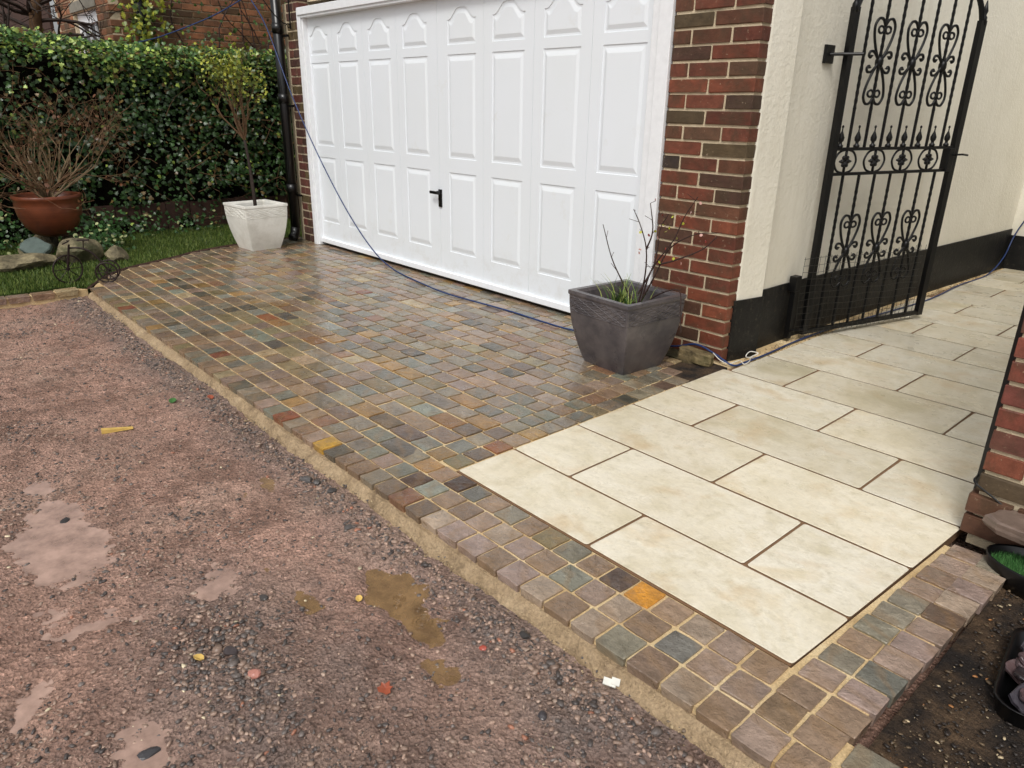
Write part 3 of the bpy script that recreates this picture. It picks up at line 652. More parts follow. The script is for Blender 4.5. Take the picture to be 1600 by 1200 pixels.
# ------------------------------------------------------------------ right-hand brick pillar
bp = empty('brick_pillar', (1.745, 1.30, 0), label='red brick pillar at the right edge of the slab path, mossy at its foot', cat='pillar')
PO = Vector((1.745, 1.30, 0)); r = random.Random(21)
MB().box(.008, 1.1, .009, .34, -.05, 2.3).build('core', MAT['mortar'], bp)
z = .0; k = 0
pal3 = [((122, 66, 52), 6), ((112, 62, 52), 5), ((134, 76, 56), 3), ((98, 60, 50), 4), ((84, 60, 50), 2)]; palm = [((84, 70, 52), 4), ((96, 66, 50), 3), ((74, 60, 44), 3)]
while z < 2.25:
    x0 = -.018 if k < 2 else 0.; off = [.285, .15][k % 2]; a = x0; i = 0
    while a < 1.08:
        b = (0+off if i == 0 else a+.278); L = b-a-.017; brick(bp, a+L/2, (.062 if k > 1 else .055), z+.041, L, .13 if k > 1 else .15, r, palm if k < 3 else pal3, h=.075); a = b; i += 1
    z += CH; k += 1
bw = empty('unseen_shade_wall', (1.95, 4.6, 0), label='unseen plain brick wall added behind the brick pillar to shade the side path', cat='wall')  # out of view, added to darken the rendered wall along the passage
MB().box(-.11, .11, -2.9, 2.9, -.05, 2.9).build('wall', MAT['brick'], bw)
ps = empty('gate_stop', (1.728, 1.40, 0), label='thin black strip fixed up the inner edge of the brick pillar', cat='strip')
MB().box(-.012, .012, -.02, .05, .10, 2.25).build('strip', MAT['plastic_black'], ps)
# thin black wire round the pillar
wr = catmull([(1.726, 1.35, .23), (1.735, 1.285, .225), (1.80, 1.286, .19), (1.93, 1.287, .13), (2.1, 1.288, .12), (2.4, 1.288, .14)], 6)
MB().tube(wr, .0045, 6).build('black_wire', MAT['plastic_black'], label='thin black wire looped round the foot of the brick pillar', cat='wire')
# brown-grey stone resting at the pillar foot
def rock_me(name, sx, sy, sz, seed, sub=3, rough=.18):
    bm = bmesh.new(); bmesh.ops.create_icosphere(bm, subdivisions=sub, radius=1); r = random.Random(seed)
    pl_ = [(Vector((r.gauss(0, 1), r.gauss(0, 1), r.gauss(0, 1))).normalized(), r.uniform(.6, .85)) for _ in range(14)]
    for v in bm.verts:
        for nrm, d in pl_:
            q = v.co.dot(nrm)
            if q > d: v.co -= nrm*(q-d)*.95
        v.co *= 1+rough*.3*r.uniform(-1, 1)*.3
        v.co = Vector((v.co.x*sx, v.co.y*sy, v.co.z*sz))
    me = bpy.data.meshes.new(name); bm.to_mesh(me); bm.free(); return me
def slabstone(name, L, W, T, seed, mat, loc, rz, col, tilt=(0, 0), **k):
    r = random.Random(seed); n = 14; o_ = []
    for i in range(n):
        a = 2*PI*i/n; c, s_ = math.cos(a), math.sin(a); q = (abs(c)**5+abs(s_)**5)**(-.2); o_.append((L/2*c*q*r.uniform(.9, 1.04), W/2*s_*q*r.uniform(.9, 1.04)))
    V = []; 
    for sc_, z_ in ((.92, T), (1.0, T*.86), (.985, T*.55), (1.01, T*.3), (.97, 0)): V += [(x_*sc_*r.uniform(.985, 1.015), y_*sc_*r.uniform(.985, 1.015), z_+r.uniform(-.003, .003)) for x_, y_ in o_]
    F_ = [tuple(range(n)), tuple(range(4*n, 5*n))[::-1]]+[(k_*n+i, (k_+1)*n+i, (k_+1)*n+(i+1) % n, k_*n+(i+1) % n) for k_ in range(4) for i in range(n)]
    me = bpy.data.meshes.new(name); me.from_pydata(V, [], F_); o = link(name, me, MAT[mat]); o.location = loc; o.rotation_euler = (tilt[0], tilt[1], rz); o.color = (*col, 1); return tag(o, **k)
slabstone('stone_slab', .44, .17, .05, 4, 'slate', (2.04, 1.215, .115), -.08, lin(112, 96, 86), (.03, -.02), label='rough brown-grey stone slab lying against the foot of the brick pillar', cat='stone')
# black edged patch of artificial turf
tt = empty('turf_tray', (2.06, 1.16, -.005), label='round black tray of bright artificial grass under the stone slab', cat='tray'); tt.scale = (.78, .47, 1)
MB().lathe([(0, -.04), (.235, -.04), (.25, .0), (.262, .045), (.256, .05), (.248, .045), (.238, .0), (.0, 0)], 40).build('tray', MAT['plastic_black'], tt, True)
def blades(n, fx, hmin, hmax, wd, cols, lean=.5):
    P = fx(n); n = len(P); a = rng.random(n)*6.283; hh = hmin+(hmax-hmin)*rng.random(n); l = lean*hh*rng.random(n); b = rng.random(n)*6.283
    dx, dy = np.cos(a)*wd/2, np.sin(a)*wd/2
    A = P+np.stack([dx, dy, 0*dx], -1); B = P-np.stack([dx, dy, 0*dx], -1); T = P+np.stack([l*np.cos(b), l*np.sin(b), hh], -1)
    V = np.stack([A, B, T], 1).reshape(-1, 3); F = np.arange(3*n).reshape(-1, 3)
    pal = np.array([lin(*c) for c in cols]); c = pal[rng.integers(0, len(pal), n)]*(.7+.6*rng.random((n, 1))); C = np.repeat(c, 3, 0)
    return V, F, C
def disc(n):
    a = rng.random(n)*6.283; q = np.sqrt(rng.random(n))*.236; return np.stack([q*np.cos(a), q*np.sin(a), 0*q+.0], -1)
V, F, C = blades(9000, disc, .015, .035, .004, [(70, 120, 62), (92, 138, 80), (52, 92, 48)])
tag(link('turf', arr_mesh('turf', V, F, C), MAT['grass'], tt), kind='stuff')
# black tray of dark slate pieces
st = empty('slate_tray', (2.30, .60, -.05), rz=.12, label='black plastic tray of dark wet slate pieces on the soil', cat='tray')
pts_o = []
def rrect(a, b, r, n=5): 
    return [(sx*(a-r)+r*math.cos(math.radians(a0+90*i/n)), sy*(b-r)+r*math.sin(math.radians(a0+90*i/n))) for sx, sy, a0 in ((1, 1, 0), (-1, 1, 90), (-1, -1, 180), (1, -1, 270)) for i in range(n+1)]
tm = MB(); rings = [(.22, .34, -.0), (.24, .36, .055), (.255, .375, .06), (.255, .375, .052), (.243, .363, .048)]; rings2 = [rrect(.20, .215, .06), rrect(.21, .225, .065), rrect(.216, .232, .07), rrect(.204, .218, .065), rrect(.196, .21, .06)]
zz = [-.01, .05, .056, .05, .01]; nn = len(rings2[0])
for rg, z_ in zip(rings2, zz): tm.v += [(x_, y_, z_) for x_, y_ in rg]
for k_ in range(4):
    for i in range(nn): tm.f.append((k_*nn+i, k_*nn+(i+1) % nn, (k_+1)*nn+(i+1) % nn, (k_+1)*nn+i))
tm.f.append(tuple(range(4*nn, 5*nn))); tm.build('tray', MAT['plastic_black'], st, True)
r = random.Random(9)
for k_ in range(64):
    L_, W_ = r.uniform(.07, .12), r.uniform(.05, .08); x_, y_ = r.uniform(-.165, .15), r.uniform(-.175, .17); z_ = .03+r.uniform(0, .045)
    o = slabstone('slate_piece', L_, W_, .012, 50+k_, 'slate', (0, 0, 0), 0, lin(*r.choice([(78, 62, 64), (58, 54, 60), (92, 74, 74), (48, 42, 44)])))
    o.parent = st; o.location = (x_, y_, z_); o.rotation_euler = (r.uniform(-.4, .4), r.uniform(-.4, .4), r.uniform(0, 6))

# stone chunk + hole at the foot of the garage pier
slabstone('edge_stone', .27, .10, .075, 8, 'rock', (-.20, 2.215, .005), .06, (1.0, .9, .72), (-.1, .05), label='rough buff stone wedged against the foot of the garage brick pier', cat='stone')
slabstone('pier_footing', .5, .16, .03, 12, 'rock', (-.40, 2.23, -.015), .02, (.55, .48, .4), label='dark mortar footing under the garage brick pier', cat='stone')
hol = MB(); hol.box(-.14, .0, 1.9, 2.3, -.05, -.006); hol.box(-.26, -.02, 2.0, 2.33, -.05, -.005); hol.build('corner_soil', MAT['soil'], kind='structure')
# gravel strip along the plinth
n = 900; yy = rng.uniform(2.42, 7.4, n); xx = -.04+rng.random(n)*.09+(yy-3)*.03*(yy > 3); s_ = .003+.006*rng.random(n)
tag(link('joint_grit', stones_mesh('joint_grit', np.stack([xx, yy, s_*.3-.004], -1), s_, pcols(n, [(170, 148, 112), (140, 120, 92), (200, 184, 150)], [3, 2, 1])), MAT['pebble']), 'tan grit in the gap between slabs and black plinth', 'grit', kind='stuff')
MB().prism([(-.14, 2.3), (.0, 2.3), (.05, 2.4), (.05, 5), (.13, 7.54), (-.14, 7.54)], -.05, -.004).build('gap_bed', MAT['jointing'], kind='structure')

# ------------------------------------------------------------------ wrought iron gate
GD = Vector((.2448, .9696, 0)); gate = empty('iron_gate', (-.0036, 3.2535, 0), math.atan2(.9696, .2448), label='black wrought iron gate with heart scrolls standing open in front of the white wall', cat='gate')
def G(u, z, d=0): return (u, -d, z)
IB = MAT['iron_black']
m = MB(); m.box(0, .05, -.018, .018, .04, 2.2); m.build('stile', IB, gate)
m = MB(); m.box(1.325, 1.385, -.018, .018, .035, 2.2); m.build('stile', IB, gate)
m = MB(); m.box(.05, 1.325, -.014, .014, .04, .07); m.build('bottom_rail', IB, gate)
for z in (1.175, 1.34): MB().box(.05, 1.325, -.013, .013, z-.010, z+.010).build('mid_rail', IB, gate)
ar = catmull([G(.02, 2.17), G(.10, 2.32), G(.3, 2.47), G(.69, 2.56), G(1.08, 2.47), G(1.28, 2.32), G(1.36, 2.17)], 6); MB().tube(ar, .02, 6).build('arch_rail', IB, gate)
def arch_z(u): 
    return min(ar, key=lambda p: abs(p[0]-u))[2]
US = [.17, .335, .50, .67, .84, 1.01, 1.18]
for i, u in enumerate(US):
    tw = True
    def bar(z0, z1):
        n_ = int((z1-z0)/.012); pts = [G(u, z0+(z1-z0)*k_/n_) for k_ in range(n_+1)]
        rr_ = [.0112+(.0014*math.sin(k_*1.57) if (.22 < k_/n_ < .9) else 0) for k_ in range(n_+1)]; MB().tube(pts, rr_, 5).build('bar', IB, gate)
    bar(.07, 1.17); bar(1.345, arch_z(u))
def motif(uc, zc):
    m = MB()
    for sx in (1, -1):
        for sz in (1, -1):
            def T(L): return [G(uc+sx*a*1.0, zc+sz*b) for a, b in L]
            m.tube(catmull(T([(.004, .225), (.03, .256), (.07, .258), (.098, .215), (.088, .15), (.052, .07), (.012, .012)]), 6), .0092, 6)
            m.tube([G(uc+sx*(.034+.027*math.cos(a)), zc+sz*(.195+.021*math.sin(a))) for a in np.linspace(0, 2*PI, 14)], .0078, 5, False)
            m.tube(catmull(T([(.012, .0), (.03, .03), (.065, .06), (.1, .062), (.112, .04), (.095, .026), (.084, .038)]), 5), .009, 6)
            m.tube(T([(.09, .04), (.09, .034)]), .014, 8)
    m.tube([G(uc, zc-.035), G(uc, zc-.012), G(uc, zc+.012), G(uc, zc+.035)], [.019, .027, .027, .019], 8)
    m.tube([G(uc, zc+.19), G(uc, zc+.205)], .013, 6); m.tube([G(uc, zc-.205), G(uc, zc-.19)], .013, 6)
    m.build('heart_scroll', IB, gate, True)
for uc in (.335, .67, 1.01): motif(uc, 1.89); motif(uc, .625)
for k_ in range(8):
    u = .09+.1645*k_; MB().tube([G(u, 1.345), G(u, 1.365), G(u, 1.372), G(u, 1.385), G(u, 1.395), G(u, 1.415), G(u, 1.455), G(u, 1.475), G(u, 1.48), G(u, 1.487), G(u, 1.494)], [.02, .02, .011, .011, .019, .021, .005, .004, .008, .008, .003], 8).build('finial', IB, gate, True)
for k_ in range(4):
    uc = .168+.2995*k_; m = MB()
    for q in (-1, 1):
        m.tube(catmull([G(uc+q*.012, 1.335), G(uc+q*.075, 1.315), G(uc+q*.108, 1.258), G(uc+q*.075, 1.2), G(uc+q*.012, 1.18)], 6), .0075, 6)
    m.build('ring', IB, gate, True); m = MB()
    for j in range(6):
        a = j*PI/3; m.tube([G(uc+.028*math.cos(a), 1.258+.028*math.sin(a), -.008), G(uc+.028*math.cos(a), 1.258+.028*math.sin(a), .008)], .014, 8)
    for q in (-1, 1):
        m.tube([G(uc+q*.0, 1.258), G(uc+q*.055, 1.258)], .008, 6); m.tube([G(uc, 1.258), G(uc, 1.258+q*.075)], .01, 6)
    m.build('rosette', IB, gate, True)
lm = MB().box(1.262, 1.33, -.03, .03, 1.165, 1.335).mesh(); bevel_me(lm, .006, 2); link('latch_box', lm, IB, gate)
MB().tube([G(1.30, 1.29, .02), G(1.30, 1.29, .06), G(1.36, 1.292, .072), G(1.43, 1.285, .066)], .008, 6).build('lever', IB, gate)
for u in (.02, 1.365): MB().tube([G(u, 2.17), G(u, 2.22), G(u, 2.235), G(u, 2.26), G(u, 2.33)], [.022, .022, .012, .02, .003], 8).build('spike', IB, gate, True)
wm = MB(); r = random.Random(4)
for k_ in range(26):
    u = -.10+k_*.053; wm.tube([G(u+.01*math.sin(k_), .03, .022), G(u+.006, .2, .024), G(u-.004+.004*math.sin(2*k_), .4, .022), G(u, .62, .026+.006*math.sin(k_*1.3))], .0017, 3, False)
for j in range(12):
    z = .06+j*.05; wm.tube([G(-.1+.147*k_, z+.006*math.sin(k_*1.9+j)-.035*(k_/10)+.0*j, .023+.004*math.sin(k_+j)) for k_ in range(10)], .0017, 3, False)
wm.build('wire_netting', MAT['wire'], gate)
hg = empty('hinge_bracket', (-.095, 3.17, 1.925), label='black upper gate hinge plate bolted on the white wall', cat='hinge', group=None)
hm_ = MB().box(-.004, .016, -.03, .085, -.055, .055).mesh(); bevel_me(hm_, .003, 1); link('plate', hm_, IB, hg); MB().tube([(.0, .03, 0), (.09, .06, 0), (.19, .12, 0)], .010, 8).build('pin', IB, hg)
hl = empty('hinge_post', (-.08, 3.14, .42), label='black lower gate hinge on the black plinth beside the netting', cat='hinge')
hm_ = MB().box(0, .055, -.025, .05, -.05, .06).mesh(); bevel_me(hm_, .004, 1); link('plate', hm_, IB, hl); MB().box(.012, .05, -.01, .03, -.40, -.05).build('strap', IB, hl)
MB().tube([(.05, .0, -.34), (.09, .11, -.34)], .010, 6).build('pin', IB, hl)

# ------------------------------------------------------------------ pots
def square_pot(name, loc, rz, b, t, h, mat, rim, band, **k):
    """b, t: half diagonals at base and top; corners lie on the local axes directions"""
    root = empty(name, loc, rz, **k); m = MB(); prof = []
    n = 12
    for i in range(n+1):
        u = i/n; q = b+(t-b)*(1-(1-u)**1.9)*1.0; prof.append((q, u*(h-rim)))
    V = []; Fq = []
    def ring(q, z, rr=.06):
        o = []
        for k_ in range(4):
            a0 = k_*PI/2; c = Vector((math.cos(a0), math.sin(a0)))*q; p = Vector((math.cos(a0-PI/2), math.sin(a0-PI/2)))*q; nx_ = Vector((math.cos(a0+PI/2), math.sin(a0+PI/2)))*q
            for s_ in (c+(p-c)*.5, c+(p-c)*.03, c*(1-.010), c+(nx_-c)*.03): o.append((s_.x, s_.y, z))
        return o
    rings_ = [ring(q, z) for q, z in prof]
    rings_ += [ring(t+.006, h-rim), ring(t+.010, h-rim*.7), ring(t+.008, h), ring(t-.045, h), ring(t-.06, h-.02), ring(t-.075, h-.14), ring(0.001, h-.14)]
    nn = 16
    for rg in rings_: m.v += rg
    for k_ in range(len(rings_)-1):
        for i in range(nn): m.f.append((k_*nn+i, k_*nn+(i+1) % nn, (k_+1)*nn+(i+1) % nn, (k_+1)*nn+i))
    m.f.append(tuple(range(nn))[::-1])
    me = m.mesh(name); bm = bmesh.new(); bm.from_mesh(me); bmesh.ops.recalc_face_normals(bm, faces=bm.faces); bm.to_mesh(me); bm.free()
    link('body', me, MAT[mat], root)
    # raised wavy band of relief under the rim
    bmh = MB(); zl, zu = band
    for k_ in range(4):
        a0 = k_*PI/2; A = Vector((math.cos(a0), math.sin(a0), 0)); B = Vector((math.cos(a0+PI/2), math.sin(a0+PI/2), 0)); nrm = (A+B).normalized()
        def qz(z): u = z/(h-rim); return b+(t-b)*(1-(1-u)**1.9)
        def P_(s_, z): q = qz(z); return (A*(1-s_)+B*s_)*q+nrm*.0015+Vector((0, 0, z))
        bmh.tube([P_(.02, zl), P_(.5, zl), P_(.98, zl)], .0022, 4)
        for j in range(7):
            zc = zl+.012+(zu-zl-.018)*j/6; ph = j*1.7+k_
            bmh.tube([P_(.03+.94*i/40, zc+.006*math.sin(i*.55+ph)+.004*math.sin(i*1.3+ph*2)) for i in range(41)], .0024, 4, False)
    bmh.build('relief_band', MAT[mat], root)
    return root
gp = square_pot('grey_planter', (-.497, 1.821, 0), .717, .25, .37, .48, 'grey_glaze', .028, (.345, .44), label='dark grey square planter with bare stems in front of the brick pier', cat='planter')
wp = square_pot('white_planter', (-5.853, 1.702, 0), .846, .243, .362, .505, 'white_stone', .03, (.37, .465), label='pale stone square planter holding a small tree beside the drainpipe', cat='planter')
MB().lathe([(.0, 0), (.22, 0)], 4).build('soil', MAT['pot_soil'], wp) if False else None
for root, zz_, q in ((gp, .36, .295), (wp, .44, .3)):
    m = MB().add([(q, 0, zz_), (0, q, zz_), (-q, 0, zz_), (0, -q, zz_), (0, 0, zz_+.02)], [(0, 1, 4), (1, 2, 4), (2, 3, 4), (3, 0, 4)]); m.build('soil', MAT['pot_soil'], root)
# terracotta bowl
tb = empty('terracotta_bowl', (-7.0, -.13, .17), label='wide terracotta bowl on the rocks with a bare red-twigged shrub', cat='bowl')
MB().lathe([(.0, 0), (.12, 0), (.19, .03), (.26, .11), (.305, .22), (.32, .33), (.318, .385), (.332, .40), (.336, .425), (.328, .44), (.305, .44), (.295, .42), (.28, .34), (0, .34)], 56).build('body', MAT['terracotta'], tb, True)
MB().lathe([(0, .375), (.2, .37), (.288, .36)], 24).build('soil', MAT['pot_soil'], tb)

# ------------------------------------------------------------------ plants
def grow(mb, p, d, L, rad, depth, r, spread=.5, tips=None, up=.15, kids=(2, 3), sides=5, seg=4, shrink=.68, curve=.25, rmin=.0016):
    pts = [Vector(p)]; dd = Vector(d).normalized(); rr_ = [rad]
    for i in range(seg):
        dd = (dd+Vector((r.uniform(-1, 1), r.uniform(-1, 1), r.uniform(-1, 1)))*curve+Vector((0, 0, up*.3))).normalized()
        pts.append(pts[-1]+dd*L/seg); rr_.append(max(rmin, rad*(1-.4*(i+1)/seg)))
    mb.tube(pts, rr_, sides if rad > .004 else 3, False)
    if tips is not None and depth <= 1: tips += [pts[-1].copy(), pts[len(pts)//2].copy()]
    if depth > 0:
        for k_ in range(r.randint(*kids)):
            i = r.randint(max(1, seg//2), seg); nd = (dd+Vector((r.uniform(-1, 1), r.uniform(-1, 1), r.uniform(-.6, 1)))*spread*1.6).normalized()
            grow(mb, pts[i], nd, L*shrink*r.uniform(.75, 1.15), rr_[i]*.68, depth-1, r, spread, tips, up, kids, sides, seg, shrink, curve, rmin)
OUTL = {'oval': [(0, 0), (.32, .18), (.42, .5), (.28, .82), (0, 1), (-.28, .82), (-.42, .5), (-.32, .18)],
        'ivy': [(0, 0), (.3, -.12), (.55, .12), (.38, .38), (.48, .62), (.2, .62), (0, 1), (-.2, .62), (-.48, .62), (-.38, .38), (-.55, .12), (-.3, -.12)]}
def leaves(P, size, cols, kind='ivy', face=None, tilt=.7, fold=.12):
    n = len(P); o = np.array(OUTL[kind]); m_ = len(o); L = np.column_stack([o[:, 0], o[:, 1]-.4, -fold*np.abs(o[:, 0])*2])
    L = np.vstack([L, [[0, .0, .0]]])
    # random frames: normal near 'face'
    nrm = rng.normal(size=(n, 3))*tilt+(np.array(face) if face is not None else 0); nrm /= np.linalg.norm(nrm, axis=1)[:, None]
    t_ = rng.normal(size=(n, 3)); t_ -= nrm*(t_*nrm).sum(1)[:, None]; t_ /= np.linalg.norm(t_, axis=1)[:, None]; b_ = np.cross(nrm, t_)
    s_ = size[:, None, None]; V = P[:, None, :]+s_*(L[None, :, 0:1]*b_[:, None, :]+L[None, :, 1:2]*t_[:, None, :]+L[None, :, 2:3]*nrm[:, None, :])
    F = np.array([(i, (i+1) % m_, m_) for i in range(m_)]); F = (F[None]+(m_+1)*np.arange(n)[:, None, None]).reshape(-1, 3)
    return V.reshape(-1, 3), F, np.repeat(cols, m_+1, 0)

# hedge of ivy on the boundary, with gaps, dark inside
hedge = empty('ivy_hedge', (-7.6, 1, 0), label='tall ivy covered hedge behind the lawn and planters', cat='hedge')
ho = Vector((-7.6, 1, 0))
def hedge_top(y): return 2.24-.02*y+.10*fbm(y, y*0+3, .9, 3)*2
def hedge_face(y, z): return -7.62+.34*fbm(y, z, 1.3, 3)+.10*fbm(y, z+9, 4, 2)
ya = np.arange(-5, 6.5, .12); za = np.linspace(-.1, 1, 16); V = []; 
for q in ya:
    ht = float(hedge_top(np.array(q)))-.14
    for k_, u in enumerate(za): V.append((float(hedge_face(np.array(q), np.array(u*ht)))-.16-(0 if u < .9 else (u-.9)*2.2), q, u*ht))
    V.append((-8.5, q, ht-.05)); V.append((-8.6, q, -.1))
nn = len(za)+2; Fq = [(i*nn+k_, (i+1)*nn+k_, (i+1)*nn+k_+1, i*nn+k_+1) for i in range(len(ya)-1) for k_ in range(nn-1)]
m = MB(); m.v = V; m.f = Fq; rel(m, ho).build('core', MAT['hedge_core'], hedge)
n = 34000; yy = rng.uniform(-4, 6, n); tz = rng.random(n); ht = hedge_top(yy); zz_ = tz*ht
fx = hedge_face(yy, zz_)+rng.normal(size=n)*.05-.06
dens = .35+.65*smooth(.15, .5, tz)+.3*fbm(yy, zz_, 2.2, 3)*3; dens *= np.where((zz_ < .35) & (yy > .6), .35, 1)
dens *= 1-.5*np.exp(-((yy-.2)**2/.9+(zz_-1.1)**2/.35)); dens *= .45+1.5*smooth(-.16, .2, fbm(yy, zz_+4, 3.2, 4))
k = rng.random(n) < dens; P1 = np.stack([fx, yy, zz_], -1)[k]
n2 = 13000; y2 = rng.uniform(-4, 6, n2); x2 = rng.uniform(-8.5, -7.5, n2); P2 = np.stack([x2, y2, hedge_top(y2)+rng.normal(size=n2)*.035-.18*smooth(-7.75, -7.5, x2)-.02], -1)
def hcols(P, top):  # lighter upward: pale new leaves, plus the top-lit band put into the greens
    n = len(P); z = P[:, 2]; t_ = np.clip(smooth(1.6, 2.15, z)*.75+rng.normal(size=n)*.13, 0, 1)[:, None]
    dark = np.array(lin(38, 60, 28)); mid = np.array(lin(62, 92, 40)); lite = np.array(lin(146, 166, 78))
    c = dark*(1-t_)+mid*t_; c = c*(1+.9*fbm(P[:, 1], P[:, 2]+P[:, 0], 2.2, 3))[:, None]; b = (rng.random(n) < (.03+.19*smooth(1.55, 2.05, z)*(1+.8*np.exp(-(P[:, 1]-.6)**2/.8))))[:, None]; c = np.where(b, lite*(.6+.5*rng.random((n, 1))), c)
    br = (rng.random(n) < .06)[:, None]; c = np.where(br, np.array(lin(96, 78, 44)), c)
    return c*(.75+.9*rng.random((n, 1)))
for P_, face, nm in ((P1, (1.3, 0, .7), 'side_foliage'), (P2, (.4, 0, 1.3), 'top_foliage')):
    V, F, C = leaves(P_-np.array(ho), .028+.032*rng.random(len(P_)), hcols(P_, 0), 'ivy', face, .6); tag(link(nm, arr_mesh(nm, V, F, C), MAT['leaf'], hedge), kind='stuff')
r = random.Random(31); m = MB()
for k_ in range(90):
    y0 = r.uniform(-2, 4.5); z0 = r.uniform(.02, 1.7); p = [Vector((-7.50, y0, z0))]; dy, dz = r.uniform(-.12, .12), r.uniform(-.02, .13)
    for i in range(7): dy += r.uniform(-.05, .05); dz += r.uniform(-.05, .04); p.append(Vector((float(hedge_face(np.array(p[-1].y), np.array(p[-1].z)))+.03+r.uniform(-.05, .06), p[-1].y+dy, max(.02, p[-1].z+dz))))
    m.tube(p, [.0045-.0004*i for i in range(8)], 4, False)
rel(m, ho).build('stem', MAT['bark'], hedge)
# low timber fence showing under the hedge
fen = empty('low_fence', (-7.72, 2, 0), label='low brown timber boards showing under the ivy hedge', cat='fence')
for k_ in range(16): MB().box(-.012, .012, -2.2+.3*k_, -2.2+.3*k_+.29, 0, .34+.01*(k_ % 3)).build('board', MAT['fence_brown'], fen)
# variegated ground ivy at the hedge foot
P = []
for (cx, cy, sx, sy, z0, z1, n) in ((-7.35, -.75, .3, .45, .0, .45, 380), (-6.75, .35, .25, .25, .0, .42, 200), (-7.4, 1.3, .12, .8, .0, .25, 160), (-6.35, .12, .18, .2, .02, .32, 120), (-6.3, -.9, .2, .3, 0, .2, 90)):
    q = rng.normal(size=(n, 3))*.5; P.append(np.stack([cx+q[:, 0]*sx, cy+q[:, 1]*sy, z0+(z1-z0)*rng.random(n)], -1))
P = np.vstack(P); n = len(P); c = np.array(lin(56, 88, 44))*(.5+.8*rng.random((n, 1))); b = (rng.random(n) < .13)[:, None]; c = np.where(b, np.array(lin(176, 182, 126))*(.7+.3*rng.random((n, 1))), c)
V, F, C = leaves(P, .032+.022*rng.random(n), c, 'oval', (.6, 0, .8), .7); tag(link('ground_ivy', arr_mesh('ground_ivy', V, F, C), MAT['leaf']), 'variegated green and cream ivy trailing round the rocks and bowl', 'ivy', kind='stuff')

# lawn
lx = lambda y: np.interp(y, [q[0] for q in EDGE], [q[1] for q in EDGE])
lawn = MB().prism([(-8.6, -5), (-5.06, -5), (-5.06, -.95), (-5.10, -.5)]+[(x_-.03, y_) for y_, x_ in EDGE]+[(-6.25, 6), (-8.6, 6)], -.06, -.012)
lawn.build('lawn', MAT['lawn_soil'], kind='structure')
def lawnp(n):
    y = rng.uniform(-2.2, 3.2, n); x = rng.uniform(-7.7, -4.95, n); ex = np.where(y < -.33, np.interp(y, [-5, -.95, -.5, -.33], [-5.04, -5.04, -5.08, -4.9]), lx(y))-.03
    k = x < ex-.005; return np.stack([x[k], y[k], 0*x[k]-.012], -1)
V, F, C = blades(90000, lawnp, .02, .055, .0075, [(68, 88, 34), (84, 104, 44), (54, 72, 28), (110, 122, 60)], .7)
tag(link('grass', arr_mesh('grass', V, F, C), MAT['grass']), 'short green grass of the small lawn', 'grass', kind='stuff')
# dark edging between lawn and setts, and the sett strip running towards the left
ep = [(x_-.012, y_, .0) for y_, x_ in EDGE]; em = MB(); em.tube(catmull(ep, 3), .012, 4); em.build('edging_strip', MAT['fence_brown'], label='thin dark edging strip between the lawn and the curved sett edge', cat='edging')
sb = MB().prism([(-4.995, -2.2), (-4.885, -2.2), (-4.885, -.335), (-4.93, -.33), (-4.995, -.42)], -.12, -.012).build('edge_course_bed', MAT['jointing'], kind='structure', label='single course of setts edging the lawn')
items = []; y = -.40
while y > -2.1: wd = dr.uniform(.15, .2); items.append((-4.93-.02*(y > -.6)*0, y-wd/2, .135, wd, sett_col(dr))); y -= wd
lay(sb, items, 300)

# rocks by the lawn
for i, (x_, y_, z_, a, b, c_, rz, lab) in enumerate([(-6.15, -.62, .05, .20, .34, .13, .1, 'long low mossy rock at the left end of the rockery'), (-6.2, -.10, .09, .18, .26, .17, .3, 'largest pale rock behind the little tricycle ornament'), (-6.02, .22, .05, .12, .12, .12, .9, 'small rounded rock at the right end of the rockery'), (-6.45, -1.15, .05, .2, .3, .14, .2, 'leftmost rock of the rockery at the picture edge')]):
    me = rock_me('rock', a, b, c_, 40+i); o = link('rock', me, MAT['rock']); o.location = (x_, y_, z_); o.rotation_euler = (0, 0, rz); o.color = (.9, .9, .85, 1); tag(o, lab, 'rock', 'rocks along the lawn')
slabstone('slate_slab', .30, .22, .05, 19, 'slate', (-6.42, -.42, .13), .5, lin(86, 98, 92), (.5, .35), label='tilted grey-green slate leaning under the terracotta bowl', cat='rock')
for i, (x_, y_) in enumerate(((-6.8, -.35), (-7.0, .1), (-7.25, -.2))):
    me = rock_me('rock', .17, .19, .13, 60+i); o = link('rock', me, MAT['rock']); o.location = (x_, y_, .06); o.color = (.5, .5, .45, 1); tag(o, ('dark rock under the front left of the terracotta bowl', 'dark rock under the right side of the terracotta bowl', 'dark rock under the back of the terracotta bowl')[i], 'rock', 'rocks under the bowl')

# small tree in white planter
r = random.Random(77); tr = empty('potted_tree', (-5.853, 1.702, .44), label='small standard tree with yellow-green leaves in the pale planter', cat='tree')
m = MB(); m.tube(catmull([(0, 0, 0), (-.02, .0, .25), (-.05, .0, .5), (-.10, .0, .74)], 4), [.021]*6+[.017]*7, 8); m.build('trunk', MAT['bark_dark'], tr, True)
m = MB(); tips = []
for d in ((-.55, -.2, .8), (-.35, .1, 1), (.15, .15, 1), (.45, .1, .9), (-.2, -.25, 1), (.1, -.2, 1.1), (-.5, .25, .7), (.35, -.1, .7)):
    grow(m, (-.10, 0, .74), (d[0]*1.5, d[1]*1.5, d[2]), .42, .010, 3, r, .5, tips, .22, (2, 3), 5, 4, .72, .2)
m.build('branches', MAT['bark'], tr)
T = np.array([tuple(t_) for t_ in tips]); T = T[T[:, 2] > .85]
P = np.repeat(T, 5, 0)+rng.normal(size=(len(T)*5, 3))*.04; n = len(P); w_ = np.clip(.15+.8*smooth(.95, 1.5, P[:, 2]), 0, 1); P = P[rng.random(n) < w_*.8]; n = len(P)
